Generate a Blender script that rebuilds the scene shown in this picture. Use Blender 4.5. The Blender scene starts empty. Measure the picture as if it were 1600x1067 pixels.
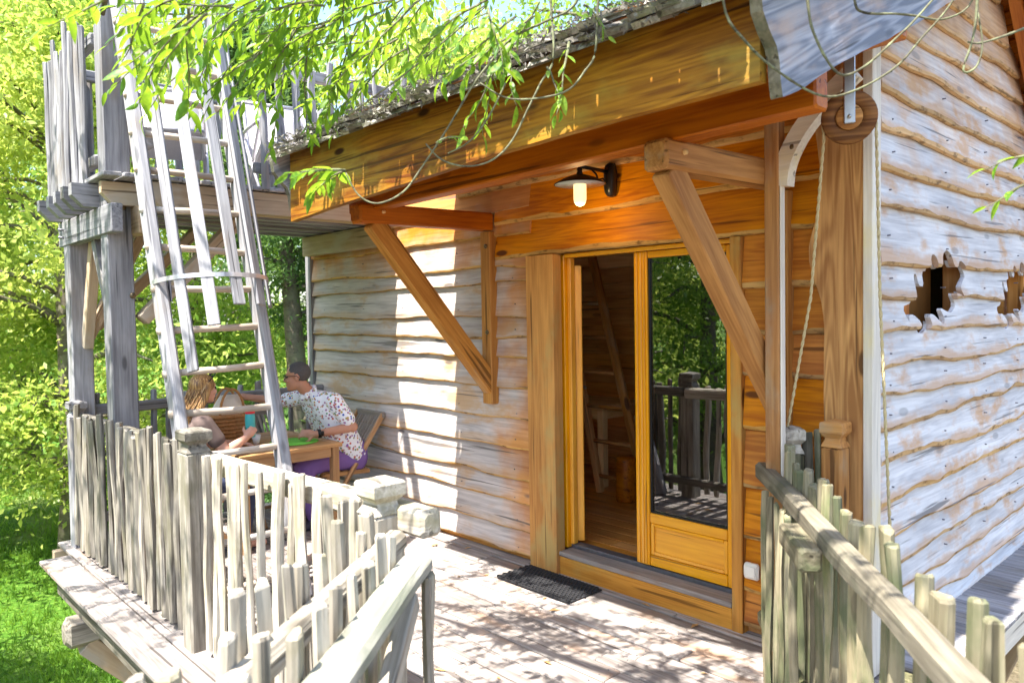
import bpy, bmesh, math, random
import numpy as np
from mathutils import Vector, Matrix, noise

R = math.radians
SC = bpy.context.scene
COL = SC.collection
random.seed(7)

# ------------------------------------------------------------------ camera, sky, sun, exposure
cam = bpy.data.cameras.new("camera")
cam.sensor_width = 36.0
cam.lens = 26.66
cam.clip_end = 600
cam.clip_start = 0.05
cam.dof.use_dof = True
cam.dof.focus_distance = 4.6
cam.dof.aperture_fstop = 3.2
camo = bpy.data.objects.new("camera", cam)
COL.objects.link(camo)
camo.matrix_world = (Matrix.Translation((0, 0, 1.75)) @ Matrix.Rotation(R(47.2), 4, 'Z')
                     @ Matrix.Rotation(R(90 - 2.08), 4, 'X') @ Matrix.Rotation(R(-0.98), 4, 'Z'))
SC.camera = camo

world = bpy.data.worlds.new("World")
SC.world = world
world.use_nodes = True
nt = world.node_tree
sky = nt.nodes.new("ShaderNodeTexSky")
sky.sky_type = 'NISHITA'
sky.sun_disc = False
sky.sun_elevation = R(63)
sky.sun_rotation = R(180)
sky.air_density = 1.0
sky.dust_density = 1.5
bg = nt.nodes["Background"]
bg.inputs["Strength"].default_value = 0.15
nt.links.new(sky.outputs[0], bg.inputs[0])

sun = bpy.data.lights.new("sun", 'SUN')
sun.energy = 5.0
sun.angle = R(0.55)
sun.color = (1.0, 0.95, 0.87)
suno = bpy.data.objects.new("sun", sun)
COL.objects.link(suno)
SUNDIR = Vector((-0.05, 1.0, -1.97)).normalized()
suno.rotation_euler = SUNDIR.to_track_quat('-Z', 'Y').to_euler()
suno.location = (0, -5, 14)

SC.view_settings.view_transform = 'Standard'
SC.view_settings.look = 'None'
SC.view_settings.exposure = 1.8
SC.view_settings.gamma = 1.0
SC.view_settings.use_curve_mapping = False
SC.cycles.max_bounces = 8
SC.cycles.diffuse_bounces = 5
SC.cycles.transparent_max_bounces = 12
SC.cycles.sample_clamp_indirect = 8.0

# ------------------------------------------------------------------ materials
def new_mat(name):
    m = bpy.data.materials.new(name)
    m.use_nodes = True
    return m, m.node_tree, m.node_tree.nodes["Principled BSDF"]

def N(t, kind, **kw):
    n = t.nodes.new("ShaderNode" + kind)
    for k, v in kw.items():
        setattr(n, k, v)
    return n

def mixc(t, a, b, f, blend='MIX'):
    n = t.nodes.new("ShaderNodeMix")
    n.data_type = 'RGBA'
    n.blend_type = blend
    for s, v in ((n.inputs[6], a), (n.inputs[7], b), (n.inputs[0], f)):
        if isinstance(v, tuple):
            s.default_value = (*v, 1) if len(v) == 3 else v
        elif isinstance(v, (int, float)):
            s.default_value = v
        else:
            t.links.new(v, s)
    return n.outputs[2]

def mth(t, op, a, b=None, c=None, clamp=False):
    n = t.nodes.new("ShaderNodeMath")
    n.operation = op
    n.use_clamp = clamp
    for i, v in enumerate((a, b, c)):
        if v is None:
            continue
        if isinstance(v, (int, float)):
            n.inputs[i].default_value = v
        else:
            t.links.new(v, n.inputs[i])
    return n.outputs[0]

def ss(t, v, lo, hi):
    n = t.nodes.new("ShaderNodeMapRange")
    n.interpolation_type = 'SMOOTHSTEP'
    n.inputs[1].default_value = lo
    n.inputs[2].default_value = hi
    t.links.new(v, n.inputs[0])
    return n.outputs[0]

def ramp(t, v, stops):
    n = t.nodes.new("ShaderNodeValToRGB")
    e = n.color_ramp.elements
    while len(e) < len(stops):
        e.new(0.5)
    for i, (p, c) in enumerate(stops):
        e[i].position = p
        e[i].color = (*c, 1)
    t.links.new(v, n.inputs[0])
    return n.outputs[0]

def wood(name, light, dark, patch=None, pamt=0.35, pscale=2.2, rough=0.7, bump=0.35, rings=0.5,
         knots=0.5, vary=0.25, coat=0.0, weather=None, spec=0.3, rim=0.0):
    """grain runs along local X; every piece gets its own offset and tone"""
    m, t, b = new_mat(name)
    tc = N(t, "TexCoord")
    oi = N(t, "ObjectInfo")
    off = N(t, "VectorMath", operation='SCALE')
    off.inputs[0].default_value = (37.0, 91.0, 53.0)
    t.links.new(oi.outputs["Random"], off.inputs["Scale"])
    add = N(t, "VectorMath", operation='ADD')
    t.links.new(tc.outputs["Object"], add.inputs[0])
    t.links.new(off.outputs[0], add.inputs[1])
    P = add.outputs[0]
    def mapped(sc):
        mp = N(t, "Mapping")
        mp.inputs["Scale"].default_value = sc
        t.links.new(P, mp.inputs["Vector"])
        return mp.outputs[0]
    # cathedral rings
    n0 = N(t, "TexNoise")
    n0.inputs["Scale"].default_value = 1.0
    n0.inputs["Detail"].default_value = 2
    t.links.new(mapped((0.55, 6.5, 6.5)), n0.inputs["Vector"])
    rg = mth(t, 'SINE', mth(t, 'MULTIPLY', n0.outputs[0], 95.0))
    rg = mth(t, 'MULTIPLY_ADD', rg, 0.5, 0.5)
    # fibre
    n1 = N(t, "TexNoise")
    n1.inputs["Scale"].default_value = 1.0
    n1.inputs["Detail"].default_value = 5
    n1.inputs["Roughness"].default_value = 0.65
    t.links.new(mapped((1.7, 42, 42)), n1.inputs["Vector"])
    # broad tone
    n2 = N(t, "TexNoise")
    n2.inputs["Scale"].default_value = 1.0
    n2.inputs["Detail"].default_value = 4
    t.links.new(mapped((1.6, 7, 7)), n2.inputs["Vector"])
    fib = ss(t, n1.outputs[0], 0.36, 0.66)
    tone = ss(t, n2.outputs[0], 0.32, 0.68)
    g = mth(t, 'MULTIPLY_ADD', rg, rings * 0.38, mth(t, 'MULTIPLY', fib, 0.48))
    g = mth(t, 'ADD', g, mth(t, 'MULTIPLY_ADD', tone, 0.45, -0.08), clamp=True)
    c = mixc(t, light, dark, g)
    if patch:
        n3 = N(t, "TexNoise")
        n3.inputs["Scale"].default_value = pscale
        n3.inputs["Detail"].default_value = 5
        n3.inputs["Roughness"].default_value = 0.6
        t.links.new(mapped((0.8, 1.8, 1.8)), n3.inputs["Vector"])
        pf = ss(t, n3.outputs[0], 0.62 - pamt * 0.4, 0.78 - pamt * 0.3)
        if rim:                       # tannin and bark stain along the live edge
            sz = N(t, "SeparateXYZ")
            t.links.new(tc.outputs["Generated"], sz.inputs[0])
            zz = mth(t, 'ADD', sz.outputs[2], mth(t, 'MULTIPLY_ADD', n3.outputs[0], 0.9, -0.45))
            pf = mth(t, 'MAXIMUM', pf, mth(t, 'MULTIPLY', ss(t, zz, 0.34, 0.12), rim))
        c = mixc(t, c, patch, mth(t, 'MULTIPLY', pf, 0.8))
    if weather:                       # sheltered wood keeps its fresh colour, exposed wood greys
        wcol, fac = weather(t)
        c = mixc(t, c, wcol if not callable(wcol) else wcol(t, g), fac)
    if knots > 0:
        v = N(t, "TexVoronoi")
        v.inputs["Scale"].default_value = 1.0
        t.links.new(mapped((1.7, 5.0, 5.0)), v.inputs["Vector"])
        kf = ss(t, v.outputs["Distance"], 0.13, 0.075)
        c = mixc(t, c, tuple(x * 0.32 for x in dark), mth(t, 'MULTIPLY', kf, knots))
    # dark checks / cracks along the grain
    n4 = N(t, "TexNoise")
    n4.inputs["Scale"].default_value = 1.0
    n4.inputs["Detail"].default_value = 3
    t.links.new(mapped((0.8, 30, 30)), n4.inputs["Vector"])
    ck = ss(t, n4.outputs[0], 0.63, 0.69)
    c = mixc(t, c, tuple(x * 0.3 for x in dark), mth(t, 'MULTIPLY', ck, 0.75))
    hs = N(t, "HueSaturation")
    t.links.new(c, hs.inputs["Color"])
    t.links.new(mth(t, 'MULTIPLY_ADD', oi.outputs["Random"], vary * 1.6, 1.0 - vary * 0.8), hs.inputs["Value"])
    t.links.new(mth(t, 'MULTIPLY_ADD', mth(t, 'FRACT', mth(t, 'MULTIPLY', oi.outputs["Random"], 7.3)), 0.14, 0.95), hs.inputs["Saturation"])
    t.links.new(hs.outputs[0], b.inputs["Base Color"])
    b.inputs["Roughness"].default_value = rough
    b.inputs["Specular IOR Level"].default_value = spec
    if coat:
        b.inputs["Coat Weight"].default_value = coat
        b.inputs["Coat Roughness"].default_value = 0.25
    bp = N(t, "Bump")
    bp.inputs["Strength"].default_value = bump
    bp.inputs["Distance"].default_value = 0.004
    hgt = mth(t, 'SUBTRACT', mth(t, 'MULTIPLY', n1.outputs[0], 1.0), mth(t, 'MULTIPLY', ck, 0.8))
    hgt = mth(t, 'ADD', hgt, mth(t, 'MULTIPLY', rg, 0.2 * rings))
    t.links.new(hgt, bp.inputs["Height"])
    t.links.new(bp.outputs[0], b.inputs["Normal"])
    return m

def posw(t):
    g = N(t, "NewGeometry")
    s = N(t, "SeparateXYZ")
    t.links.new(g.outputs["Position"], s.inputs[0])
    n = N(t, "TexNoise")
    n.inputs["Scale"].default_value = 3.0
    n.inputs["Detail"].default_value = 4
    t.links.new(g.outputs["Position"], n.inputs["Vector"])
    return s, mth(t, 'MULTIPLY_ADD', n.outputs[0], 1.0, -0.5)

def shelter_front(t):
    s, n = posw(t)
    fx = ss(t, mth(t, 'ADD', s.outputs[0], mth(t, 'MULTIPLY', n, 1.2)), -4.25, -3.7)
    fz = ss(t, mth(t, 'ADD', s.outputs[2], mth(t, 'MULTIPLY', n, 0.8)), 2.05, 2.5)
    f = mth(t, 'MAXIMUM', mth(t, 'MULTIPLY', fx, 0.8), fz)
    return (lambda tt, g: mixc(tt, (0.62, 0.27, 0.06), (0.42, 0.14, 0.025), g)), f

def shelter_gable(t):
    s, n = posw(t)
    fz = ss(t, mth(t, 'ADD', s.outputs[2], mth(t, 'MULTIPLY', n, 2.4)), 2.2, 3.6)
    return (lambda tt, g: mixc(tt, (0.66, 0.38, 0.14), (0.42, 0.19, 0.06), g)), mth(t, 'MULTIPLY', fz, 0.75)

M = {}
M['siding'] = wood('weathered siding', (0.62, 0.56, 0.525), (0.32, 0.285, 0.27), (0.48, 0.28, 0.12), 0.26, 2.4,
                   weather=shelter_front, knots=0.8, vary=0.14, rim=0.6)
M['siding_gable'] = wood('silvered siding', (0.76, 0.745, 0.75), (0.42, 0.41, 0.43), (0.56, 0.31, 0.14), 0.30, 3.2,
                         weather=shelter_gable, knots=0.45, vary=0.10, rim=0.8)
M['siding_fresh'] = wood('sheltered larch siding', (0.70, 0.27, 0.026), (0.38, 0.105, 0.009), None, knots=1.0, vary=0.16,
                         rough=0.55, rings=0.8)
M['edge'] = wood('live edge bark rim', (0.60, 0.36, 0.13), (0.34, 0.175, 0.055), (0.10, 0.05, 0.02), 0.30, 14.0, knots=0)
M['palerim'] = wood('pale live edge rim', (0.66, 0.44, 0.22), (0.42, 0.24, 0.10), (0.14, 0.075, 0.03), 0.32, 14.0, knots=0)
M['orange'] = wood('oiled larch timber', (0.62, 0.21, 0.022), (0.31, 0.075, 0.008), None, rough=0.5, vary=0.2, bump=0.35, knots=0.8)
M['beamred'] = wood('red larch beam', (0.52, 0.155, 0.020), (0.27, 0.06, 0.008), None, rough=0.5, vary=0.1, bump=0.3)
M['brace'] = wood('larch bracket timber', (0.56, 0.265, 0.075), (0.28, 0.108, 0.026), (0.36, 0.28, 0.18), 0.24, rough=0.65, vary=0.12, rings=0.45, knots=0.9)
M['fascia'] = wood('weathered fascia larch', (0.40, 0.185, 0.033), (0.125, 0.036, 0.007), (0.36, 0.26, 0.06), 0.42, 1.6,
                   rough=0.6, rings=1.1, knots=1.0, vary=0.04, bump=0.6)
M['barge'] = wood('silver barge board', (0.44, 0.46, 0.52), (0.17, 0.19, 0.24), (0.52, 0.38, 0.30), 0.42, 2.0, rings=1.5,
                  knots=0.4, vary=0.05, bump=0.6)
M['slab'] = wood('live edge douglas slab', (0.66, 0.34, 0.10), (0.33, 0.135, 0.032), None, rings=1.3, knots=0.9, vary=0.05)
M['wheel'] = wood('dark turned pulley wood', (0.34, 0.15, 0.04), (0.12, 0.042, 0.010), None, rings=1.4, knots=0.2, vary=0.05)
M['trim'] = wood('pale corner trim', (0.80, 0.74, 0.64), (0.58, 0.52, 0.44), (0.75, 0.62, 0.30), 0.2, knots=0.1, vary=0.05)
M['door'] = wood('varnished door pine', (0.86, 0.40, 0.025), (0.66, 0.25, 0.012), None, rough=0.32, bump=0.08, rings=0.4,
                 knots=0.1, vary=0.06, coat=0.4)
M['jamb'] = wood('jamb board', (0.62, 0.30, 0.07), (0.36, 0.14, 0.028), (0.42, 0.30, 0.10), 0.3, knots=1.0, vary=0.05, rings=0.4)
M['deck'] = wood('weathered deck plank', (0.42, 0.375, 0.345), (0.165, 0.14, 0.13), (0.34, 0.225, 0.155), 0.22, knots=0.5, vary=0.35,
                 bump=0.6)
M['picket'] = wood('split chestnut stake', (0.37, 0.335, 0.28), (0.11, 0.094, 0.075), (0.15, 0.135, 0.09), 0.35, 4.0, vary=0.5,
                   knots=0.7, bump=0.9)
M['sunlit'] = wood('sunlit stake copy', (0.52, 0.475, 0.395), (0.22, 0.19, 0.15), (0.24, 0.215, 0.13), 0.3, 4.0, vary=0.35,
                     knots=0.6, bump=0.9)  # lighter copy of the stake wood, painting in a sunlit look
M['mossy'] = wood('mossy chestnut stake', (0.34, 0.30, 0.20), (0.12, 0.10, 0.06), (0.10, 0.125, 0.055), 0.45, 3.0, vary=0.45,
                  knots=0.5, bump=0.9)
M['mossrail'] = wood('mossy rail', (0.27, 0.24, 0.18), (0.10, 0.085, 0.06), (0.065, 0.075, 0.048), 0.5, 3.0, vary=0.1, bump=0.8)
M['mossrail2'] = wood('lichened hand rail', (0.46, 0.44, 0.37), (0.21, 0.20, 0.16), (0.16, 0.175, 0.125), 0.5, 3.0, vary=0.05, bump=0.8)
M['terrace'] = wood('silvered terrace timber', (0.36, 0.355, 0.37), (0.14, 0.135, 0.145), (0.22, 0.19, 0.16), 0.3, knots=0.7, vary=0.25)
M['joist'] = wood('terrace joist', (0.50, 0.38, 0.25), (0.33, 0.23, 0.14), (0.45, 0.40, 0.33), 0.35, vary=0.2)
M['ladder'] = wood('silvered ladder wood', (0.38, 0.375, 0.39), (0.15, 0.148, 0.165), (0.24, 0.205, 0.18), 0.25, vary=0.18, bump=0.5)
M['rung'] = wood('rung wood', (0.60, 0.50, 0.40), (0.36, 0.27, 0.20), (0.70, 0.66, 0.6), 0.3, vary=0.15)
M['teak'] = wood('teak furniture', (0.52, 0.30, 0.14), (0.34, 0.18, 0.08), None, vary=0.12, rough=0.55, knots=0.1)
M['teakgrey'] = wood('greyed teak slat', (0.36, 0.31, 0.26), (0.21, 0.175, 0.145), None, vary=0.12, knots=0.1)
M['floor'] = wood('oiled pine floor', (0.74, 0.36, 0.10), (0.50, 0.19, 0.04), None, rough=0.3, bump=0.08, vary=0.12, coat=0.3)
M['panel'] = wood('inside pine panel', (0.74, 0.38, 0.13), (0.50, 0.21, 0.055), None, rough=0.55, vary=0.12)
M['pinelight'] = wood('pale pine furniture', (0.84, 0.58, 0.28), (0.66, 0.40, 0.16), None, rough=0.5, vary=0.1, knots=0.3)
M['shingle'] = wood('mossy roof shingle', (0.34, 0.31, 0.27), (0.115, 0.10, 0.088), (0.15, 0.16, 0.085), 0.4, 5.0, vary=0.5, bump=0.9)
M['bark'] = wood('tree bark', (0.20, 0.165, 0.125), (0.08, 0.06, 0.045), (0.18, 0.18, 0.11), 0.4, 3.0, bump=1.0, knots=0)
M['twig'] = wood('lichen twig', (0.16, 0.16, 0.09), (0.06, 0.052, 0.03), (0.23, 0.25, 0.13), 0.4, 14.0, bump=0.8, knots=0, vary=0.1)

def plain(name, col, rough=0.6, metal=0.0, nscale=0, namt=0.2, spec=0.4, sss=0.0, bump=0.0):
    m, t, b = new_mat(name)
    if nscale:
        tc = N(t, "TexCoord")
        n = N(t, "TexNoise")
        n.inputs["Scale"].default_value = nscale
        n.inputs["Detail"].default_value = 5
        t.links.new(tc.outputs["Object"], n.inputs["Vector"])
        c = mixc(t, tuple(x * (1 - namt) for x in col), tuple(min(1, x * (1 + namt)) for x in col), n.outputs[0])
        t.links.new(c, b.inputs["Base Color"])
        if bump:
            bp = N(t, "Bump")
            bp.inputs["Strength"].default_value = bump
            bp.inputs["Distance"].default_value = 0.004
            t.links.new(n.outputs[0], bp.inputs["Height"])
            t.links.new(bp.outputs[0], b.inputs["Normal"])
    else:
        b.inputs["Base Color"].default_value = (*col, 1)
    b.inputs["Roughness"].default_value = rough
    b.inputs["Metallic"].default_value = metal
    b.inputs["Specular IOR Level"].default_value = spec
    if sss:
        b.inputs["Subsurface Weight"].default_value = sss
        b.inputs["Subsurface Radius"].default_value = (0.01, 0.004, 0.002)
    return m

M['black'] = plain('black enamel', (0.012, 0.010, 0.010), 0.3)
M['whiteen'] = plain('white enamel', (0.8, 0.8, 0.8), 0.3)
M['steel'] = plain('galvanised steel', (0.5, 0.51, 0.53), 0.4, 1.0, 30, 0.2)
M['darksteel'] = plain('dark steel strap', (0.22, 0.22, 0.25), 0.5, 0.8, 30, 0.3)
M['bolt'] = plain('bolt', (0.16, 0.12, 0.07), 0.35, 0.8)
M['rubber'] = plain('black rubber', (0.025, 0.025, 0.028), 0.75, 0, 60, 0.5)
M['plastic'] = plain('ivory plastic', (0.80, 0.77, 0.70), 0.35)
M['rope'] = plain('hemp rope', (0.52, 0.42, 0.23), 0.9, 0, 180, 0.35, bump=0.8)
M['sling'] = plain('pale sling fabric', (0.52, 0.49, 0.50), 0.8, 0, 60, 0.08)
M['alu'] = plain('painted tube frame', (0.52, 0.50, 0.52), 0.35, 0.5)
M['dark'] = plain('unlit void black', (0.03, 0.018, 0.012), 0.8, 0, 6, 0.3)  # near-black colour standing in for unlit space behind openings
M['windowbrown'] = plain('brown stained window wood', (0.23, 0.095, 0.022), 0.5, 0, 14, 0.4)
M['skin'] = plain('sun tanned skin', (0.50, 0.24, 0.15), 0.5, 0, 25, 0.10, sss=0.06)
M['skinfair'] = plain('fair skin', (0.66, 0.36, 0.26), 0.5, 0, 25, 0.08, sss=0.06)
M['hairman'] = plain('short greying dark hair', (0.085, 0.075, 0.072), 0.7, 0, 220, 0.8, bump=1.0)
def hair_mat():
    m, t, b = new_mat('golden brown hair')
    tc = N(t, "TexCoord"); mp = N(t, "Mapping"); mp.inputs["Scale"].default_value = (130, 130, 9)
    t.links.new(tc.outputs["Object"], mp.inputs[0])
    n = N(t, "TexNoise"); n.inputs["Scale"].default_value = 1.0; n.inputs["Detail"].default_value = 3
    t.links.new(mp.outputs[0], n.inputs["Vector"])
    c = ramp(t, n.outputs[0], [(0.32, (0.12, 0.055, 0.02)), (0.5, (0.34, 0.18, 0.06)), (0.68, (0.62, 0.40, 0.16))])
    t.links.new(c, b.inputs["Base Color"]); b.inputs["Roughness"].default_value = 0.38
    bp = N(t, "Bump"); bp.inputs["Strength"].default_value = 0.7; bp.inputs["Distance"].default_value = 0.004
    t.links.new(n.outputs[0], bp.inputs["Height"]); t.links.new(bp.outputs[0], b.inputs["Normal"])
    return m
M['hairblonde'] = hair_mat()
M['tshirt'] = plain('taupe jersey', (0.135, 0.095, 0.085), 0.9, 0, 18, 0.15)
M['trousers'] = plain('violet cotton', (0.20, 0.11, 0.34), 0.9, 0, 12, 0.18)
M['jeans'] = plain('dark denim', (0.04, 0.05, 0.10), 0.9, 0, 30, 0.3)
M['teal'] = plain('teal bottle paint', (0.06, 0.42, 0.42), 0.35)
M['red'] = plain('red plastic cap', (0.62, 0.03, 0.04), 0.4)
M['green'] = plain('green woven mat', (0.16, 0.52, 0.05), 0.8, 0, 40, 0.15)
M['wicker'] = plain('brown wicker', (0.42, 0.20, 0.07), 0.7, 0, 50, 0.5, bump=1.0)
M['canvas'] = plain('cream canvas', (0.72, 0.64, 0.54), 0.85, 0, 30, 0.1)
M['ceramic'] = plain('white cup', (0.75, 0.75, 0.76), 0.25)
M['eye'] = plain('eye', (0.05, 0.035, 0.03), 0.2)
M['lip'] = plain('lips', (0.45, 0.16, 0.13), 0.5)
M['shoe'] = plain('dark shoe', (0.05, 0.045, 0.07), 0.6)

def leafmat(name, c1, c2, trans=0.5, tcol=None, scale=9.0):
    m, t, b = new_mat(name)
    tc = N(t, "TexCoord")
    oi = N(t, "ObjectInfo")
    n = N(t, "TexNoise")
    n.inputs["Scale"].default_value = scale
    n.inputs["Detail"].default_value = 3
    t.links.new(tc.outputs["Object"], n.inputs["Vector"])
    nb = N(t, "TexNoise")
    nb.inputs["Scale"].default_value = 0.45
    nb.inputs["Detail"].default_value = 2
    t.links.new(tc.outputs["Object"], nb.inputs["Vector"])
    f = mth(t, 'ADD', mth(t, 'MULTIPLY_ADD', ss(t, nb.outputs[0], 0.35, 0.65), 0.8, -0.4), ss(t, n.outputs[0], 0.3, 0.7))
    f = mth(t, 'ADD', f, mth(t, 'MULTIPLY_ADD', oi.outputs["Random"], 0.9, -0.45), clamp=True)
    c = mixc(t, c1, c2, f)
    b.inputs["Roughness"].default_value = 0.42
    b.inputs["Specular IOR Level"].default_value = 0.35
    t.links.new(c, b.inputs["Base Color"])
    tr = N(t, "BsdfTranslucent")
    tcl = mixc(t, c, tcol or (0.5, 0.75, 0.05), 0.45)
    t.links.new(tcl, tr.inputs[0])
    mx = N(t, "MixShader")
    mx.inputs[0].default_value = trans
    t.links.new(b.outputs[0], mx.inputs[1])
    t.links.new(tr.outputs[0], mx.inputs[2])
    t.links.new(mx.outputs[0], t.nodes["Material Output"].inputs[0])
    return m

M['lime'] = leafmat('lime leaves', (0.15, 0.30, 0.04), (0.52, 0.58, 0.14), 0.58, (0.75, 0.85, 0.16), 7.0)
M['midgreen'] = leafmat('mid green leaves', (0.11, 0.21, 0.03), (0.24, 0.35, 0.06), 0.5, (0.42, 0.64, 0.07), 1.4)
M['conifer'] = leafmat('dark needles', (0.08, 0.16, 0.05), (0.17, 0.27, 0.08), 0.4, (0.32, 0.52, 0.12), 1.4)
M['willow'] = leafmat('glossy willow leaf', (0.05, 0.16, 0.015), (0.26, 0.42, 0.035), 0.5, (0.55, 0.78, 0.04), 5.0)
M['grass'] = leafmat('grass blades', (0.055, 0.15, 0.014), (0.15, 0.27, 0.03), 0.4, (0.4, 0.65, 0.05), 0.6)

def ground_mat():
    m, t, b = new_mat('lawn')
    tc = N(t, "TexCoord")
    n1 = N(t, "TexNoise"); n1.inputs["Scale"].default_value = 0.35; n1.inputs["Detail"].default_value = 8
    n2 = N(t, "TexNoise"); n2.inputs["Scale"].default_value = 14; n2.inputs["Detail"].default_value = 6
    for n in (n1, n2):
        t.links.new(tc.outputs["Object"], n.inputs["Vector"])
    c = ramp(t, n2.outputs[0], [(0.3, (0.035, 0.095, 0.010)), (0.55, (0.075, 0.165, 0.018)), (0.75, (0.17, 0.25, 0.05))])
    c = mixc(t, c, (0.30, 0.30, 0.12), mth(t, 'MULTIPLY', ss(t, n1.outputs[0], 0.5, 0.72), 0.5))
    g = N(t, "SeparateXYZ")
    t.links.new(tc.outputs["Object"], g.inputs[0])
    bare = ss(t, mth(t, 'ADD', g.outputs[0], mth(t, 'MULTIPLY_ADD', n1.outputs[0], 5.0, -2.5)), -6.5, -2.5)
    lit = ramp(t, n2.outputs[0], [(0.3, (0.07, 0.05, 0.035)), (0.7, (0.20, 0.15, 0.11))])
    c = mixc(t, c, lit, mth(t, 'MULTIPLY', bare, 0.92))
    t.links.new(c, b.inputs["Base Color"])
    b.inputs["Roughness"].default_value = 0.95
    b.inputs["Specular IOR Level"].default_value = 0.1
    bp = N(t, "Bump"); bp.inputs["Strength"].default_value = 1.0; bp.inputs["Distance"].default_value = 0.06
    t.links.new(n2.outputs[0], bp.inputs["Height"])
    t.links.new(bp.outputs[0], b.inputs["Normal"])
    return m
M['lawn'] = ground_mat()

def glass_mat():
    m, t, b = new_mat('window glass')
    t.nodes.remove(b)
    fr = N(t, "Fresnel"); fr.inputs[0].default_value = 2.7
    tr = N(t, "BsdfTransparent"); tr.inputs[0].default_value = (0.86, 0.9, 0.88, 1)
    gl = N(t, "BsdfGlossy"); gl.inputs["Roughness"].default_value = 0.0
    gl.inputs[0].default_value = (1, 1, 1, 1)
    mx = N(t, "MixShader")
    t.links.new(fr.outputs[0], mx.inputs[0])
    t.links.new(tr.outputs[0], mx.inputs[1]); t.links.new(gl.outputs[0], mx.inputs[2])
    t.links.new(mx.outputs[0], t.nodes["Material Output"].inputs[0])
    return m
M['glass'] = glass_mat()

def lampglass():
    m, t, b = new_mat('lit frosted glass')
    b.inputs["Base Color"].default_value = (0.9, 0.85, 0.7, 1)
    b.inputs["Emission Color"].default_value = (1.0, 0.70, 0.30, 1)
    b.inputs["Emission Strength"].default_value = 0.42
    b.inputs["Roughness"].default_value = 0.3
    return m
M['lampglass'] = lampglass()
m_, t_, b_ = new_mat('glowing bulb')
b_.inputs["Emission Color"].default_value = (1.0, 0.85, 0.55, 1)
b_.inputs["Emission Strength"].default_value = 3.0
M['bulb'] = m_

def shirt_mat():
    m, t, b = new_mat('printed summer shirt')
    tc = N(t, "TexCoord")
    v = N(t, "TexVoronoi"); v.inputs["Scale"].default_value = 46
    t.links.new(tc.outputs["Object"], v.inputs["Vector"])
    f = ss(t, v.outputs["Distance"], 0.52, 0.38)
    s = N(t, "SeparateColor"); t.links.new(v.outputs["Color"], s.inputs[0])
    c = ramp(t, s.outputs[0], [(0.0, (0.05, 0.12, 0.45)), (0.3, (0.55, 0.10, 0.05)), (0.5, (0.06, 0.28, 0.16)),
                               (0.7, (0.6, 0.32, 0.04)), (1.0, (0.25, 0.10, 0.4))])
    c = mixc(t, (0.82, 0.82, 0.86), c, mth(t, 'MULTIPLY', f, mth(t, 'GREATER_THAN', s.outputs[1], 0.25)))
    t.links.new(c, b.inputs["Base Color"])
    b.inputs["Roughness"].default_value = 0.85
    return m
M['shirt'] = shirt_mat()

# ------------------------------------------------------------------ building helpers
WM = {}
def put(name, me, mats, parent=None, mw=None, smooth=False):
    o = bpy.data.objects.new(name, me)
    COL.objects.link(o)
    if mats is not None and not me.materials:
        for m in (mats if isinstance(mats, (list, tuple)) else [mats]):
            me.materials.append(M[m] if isinstance(m, str) else m)
    mw = mw or Matrix.Identity(4)
    WM[o.name] = mw.copy()
    if parent is not None:
        o.parent = parent
        o.matrix_basis = WM[parent.name].inverted() @ mw
    else:
        o.matrix_basis = mw
    if smooth:
        me.polygons.foreach_set("use_smooth", [True] * len(me.polygons))
    return o

def thing(name, loc, label, cat, group=None):
    o = bpy.data.objects.new(name, None)
    o.empty_display_size = 0.2
    COL.objects.link(o)
    mw = Matrix.Translation(loc)
    WM[o.name] = mw
    o.matrix_basis = mw
    o["label"] = label
    o["category"] = cat
    if group:
        o["group"] = group
    return o

def tag(o, label, cat, group=None):
    o["label"] = label
    o["category"] = cat
    if group:
        o["group"] = group
    return o

def frame(p0, p1, up=(0, 0, 1)):
    p0, p1 = Vector(p0), Vector(p1)
    x = (p1 - p0).normalized()
    u = Vector(up)
    if abs(x.dot(u)) > 0.98:
        u = Vector((0, 1, 0))
    y = u.cross(x).normalized()
    z = x.cross(y)
    mw = Matrix((x, y, z)).transposed().to_4x4()
    mw.translation = (p0 + p1) / 2
    return mw, (p1 - p0).length

def loft(rings, cap=True):
    n = len(rings[0])
    v = [p for r in rings for p in r]
    f = []
    for i in range(len(rings) - 1):
        for j in range(n):
            k = (j + 1) % n
            f.append((i * n + j, i * n + k, (i + 1) * n + k, (i + 1) * n + j))
    if cap:
        f.append(tuple(range(n - 1, -1, -1)))
        f.append(tuple(range((len(rings) - 1) * n, len(rings) * n)))
    return v, f

def mesh_from(name, v, f):
    me = bpy.data.meshes.new(name)
    me.from_pydata([tuple(p) for p in v], [], f)
    me.update()
    return me

def fixn(me):
    bm = bmesh.new(); bm.from_mesh(me)
    bmesh.ops.recalc_face_normals(bm, faces=bm.faces)
    bm.to_mesh(me); bm.free()
    return me

def sect(w, h, c):
    a, b = w / 2, h / 2
    return [(-a + c, -b), (a - c, -b), (a, -b + c), (a, b - c), (a - c, b), (-a + c, b), (-a, b - c), (-a, -b + c)]

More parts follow.
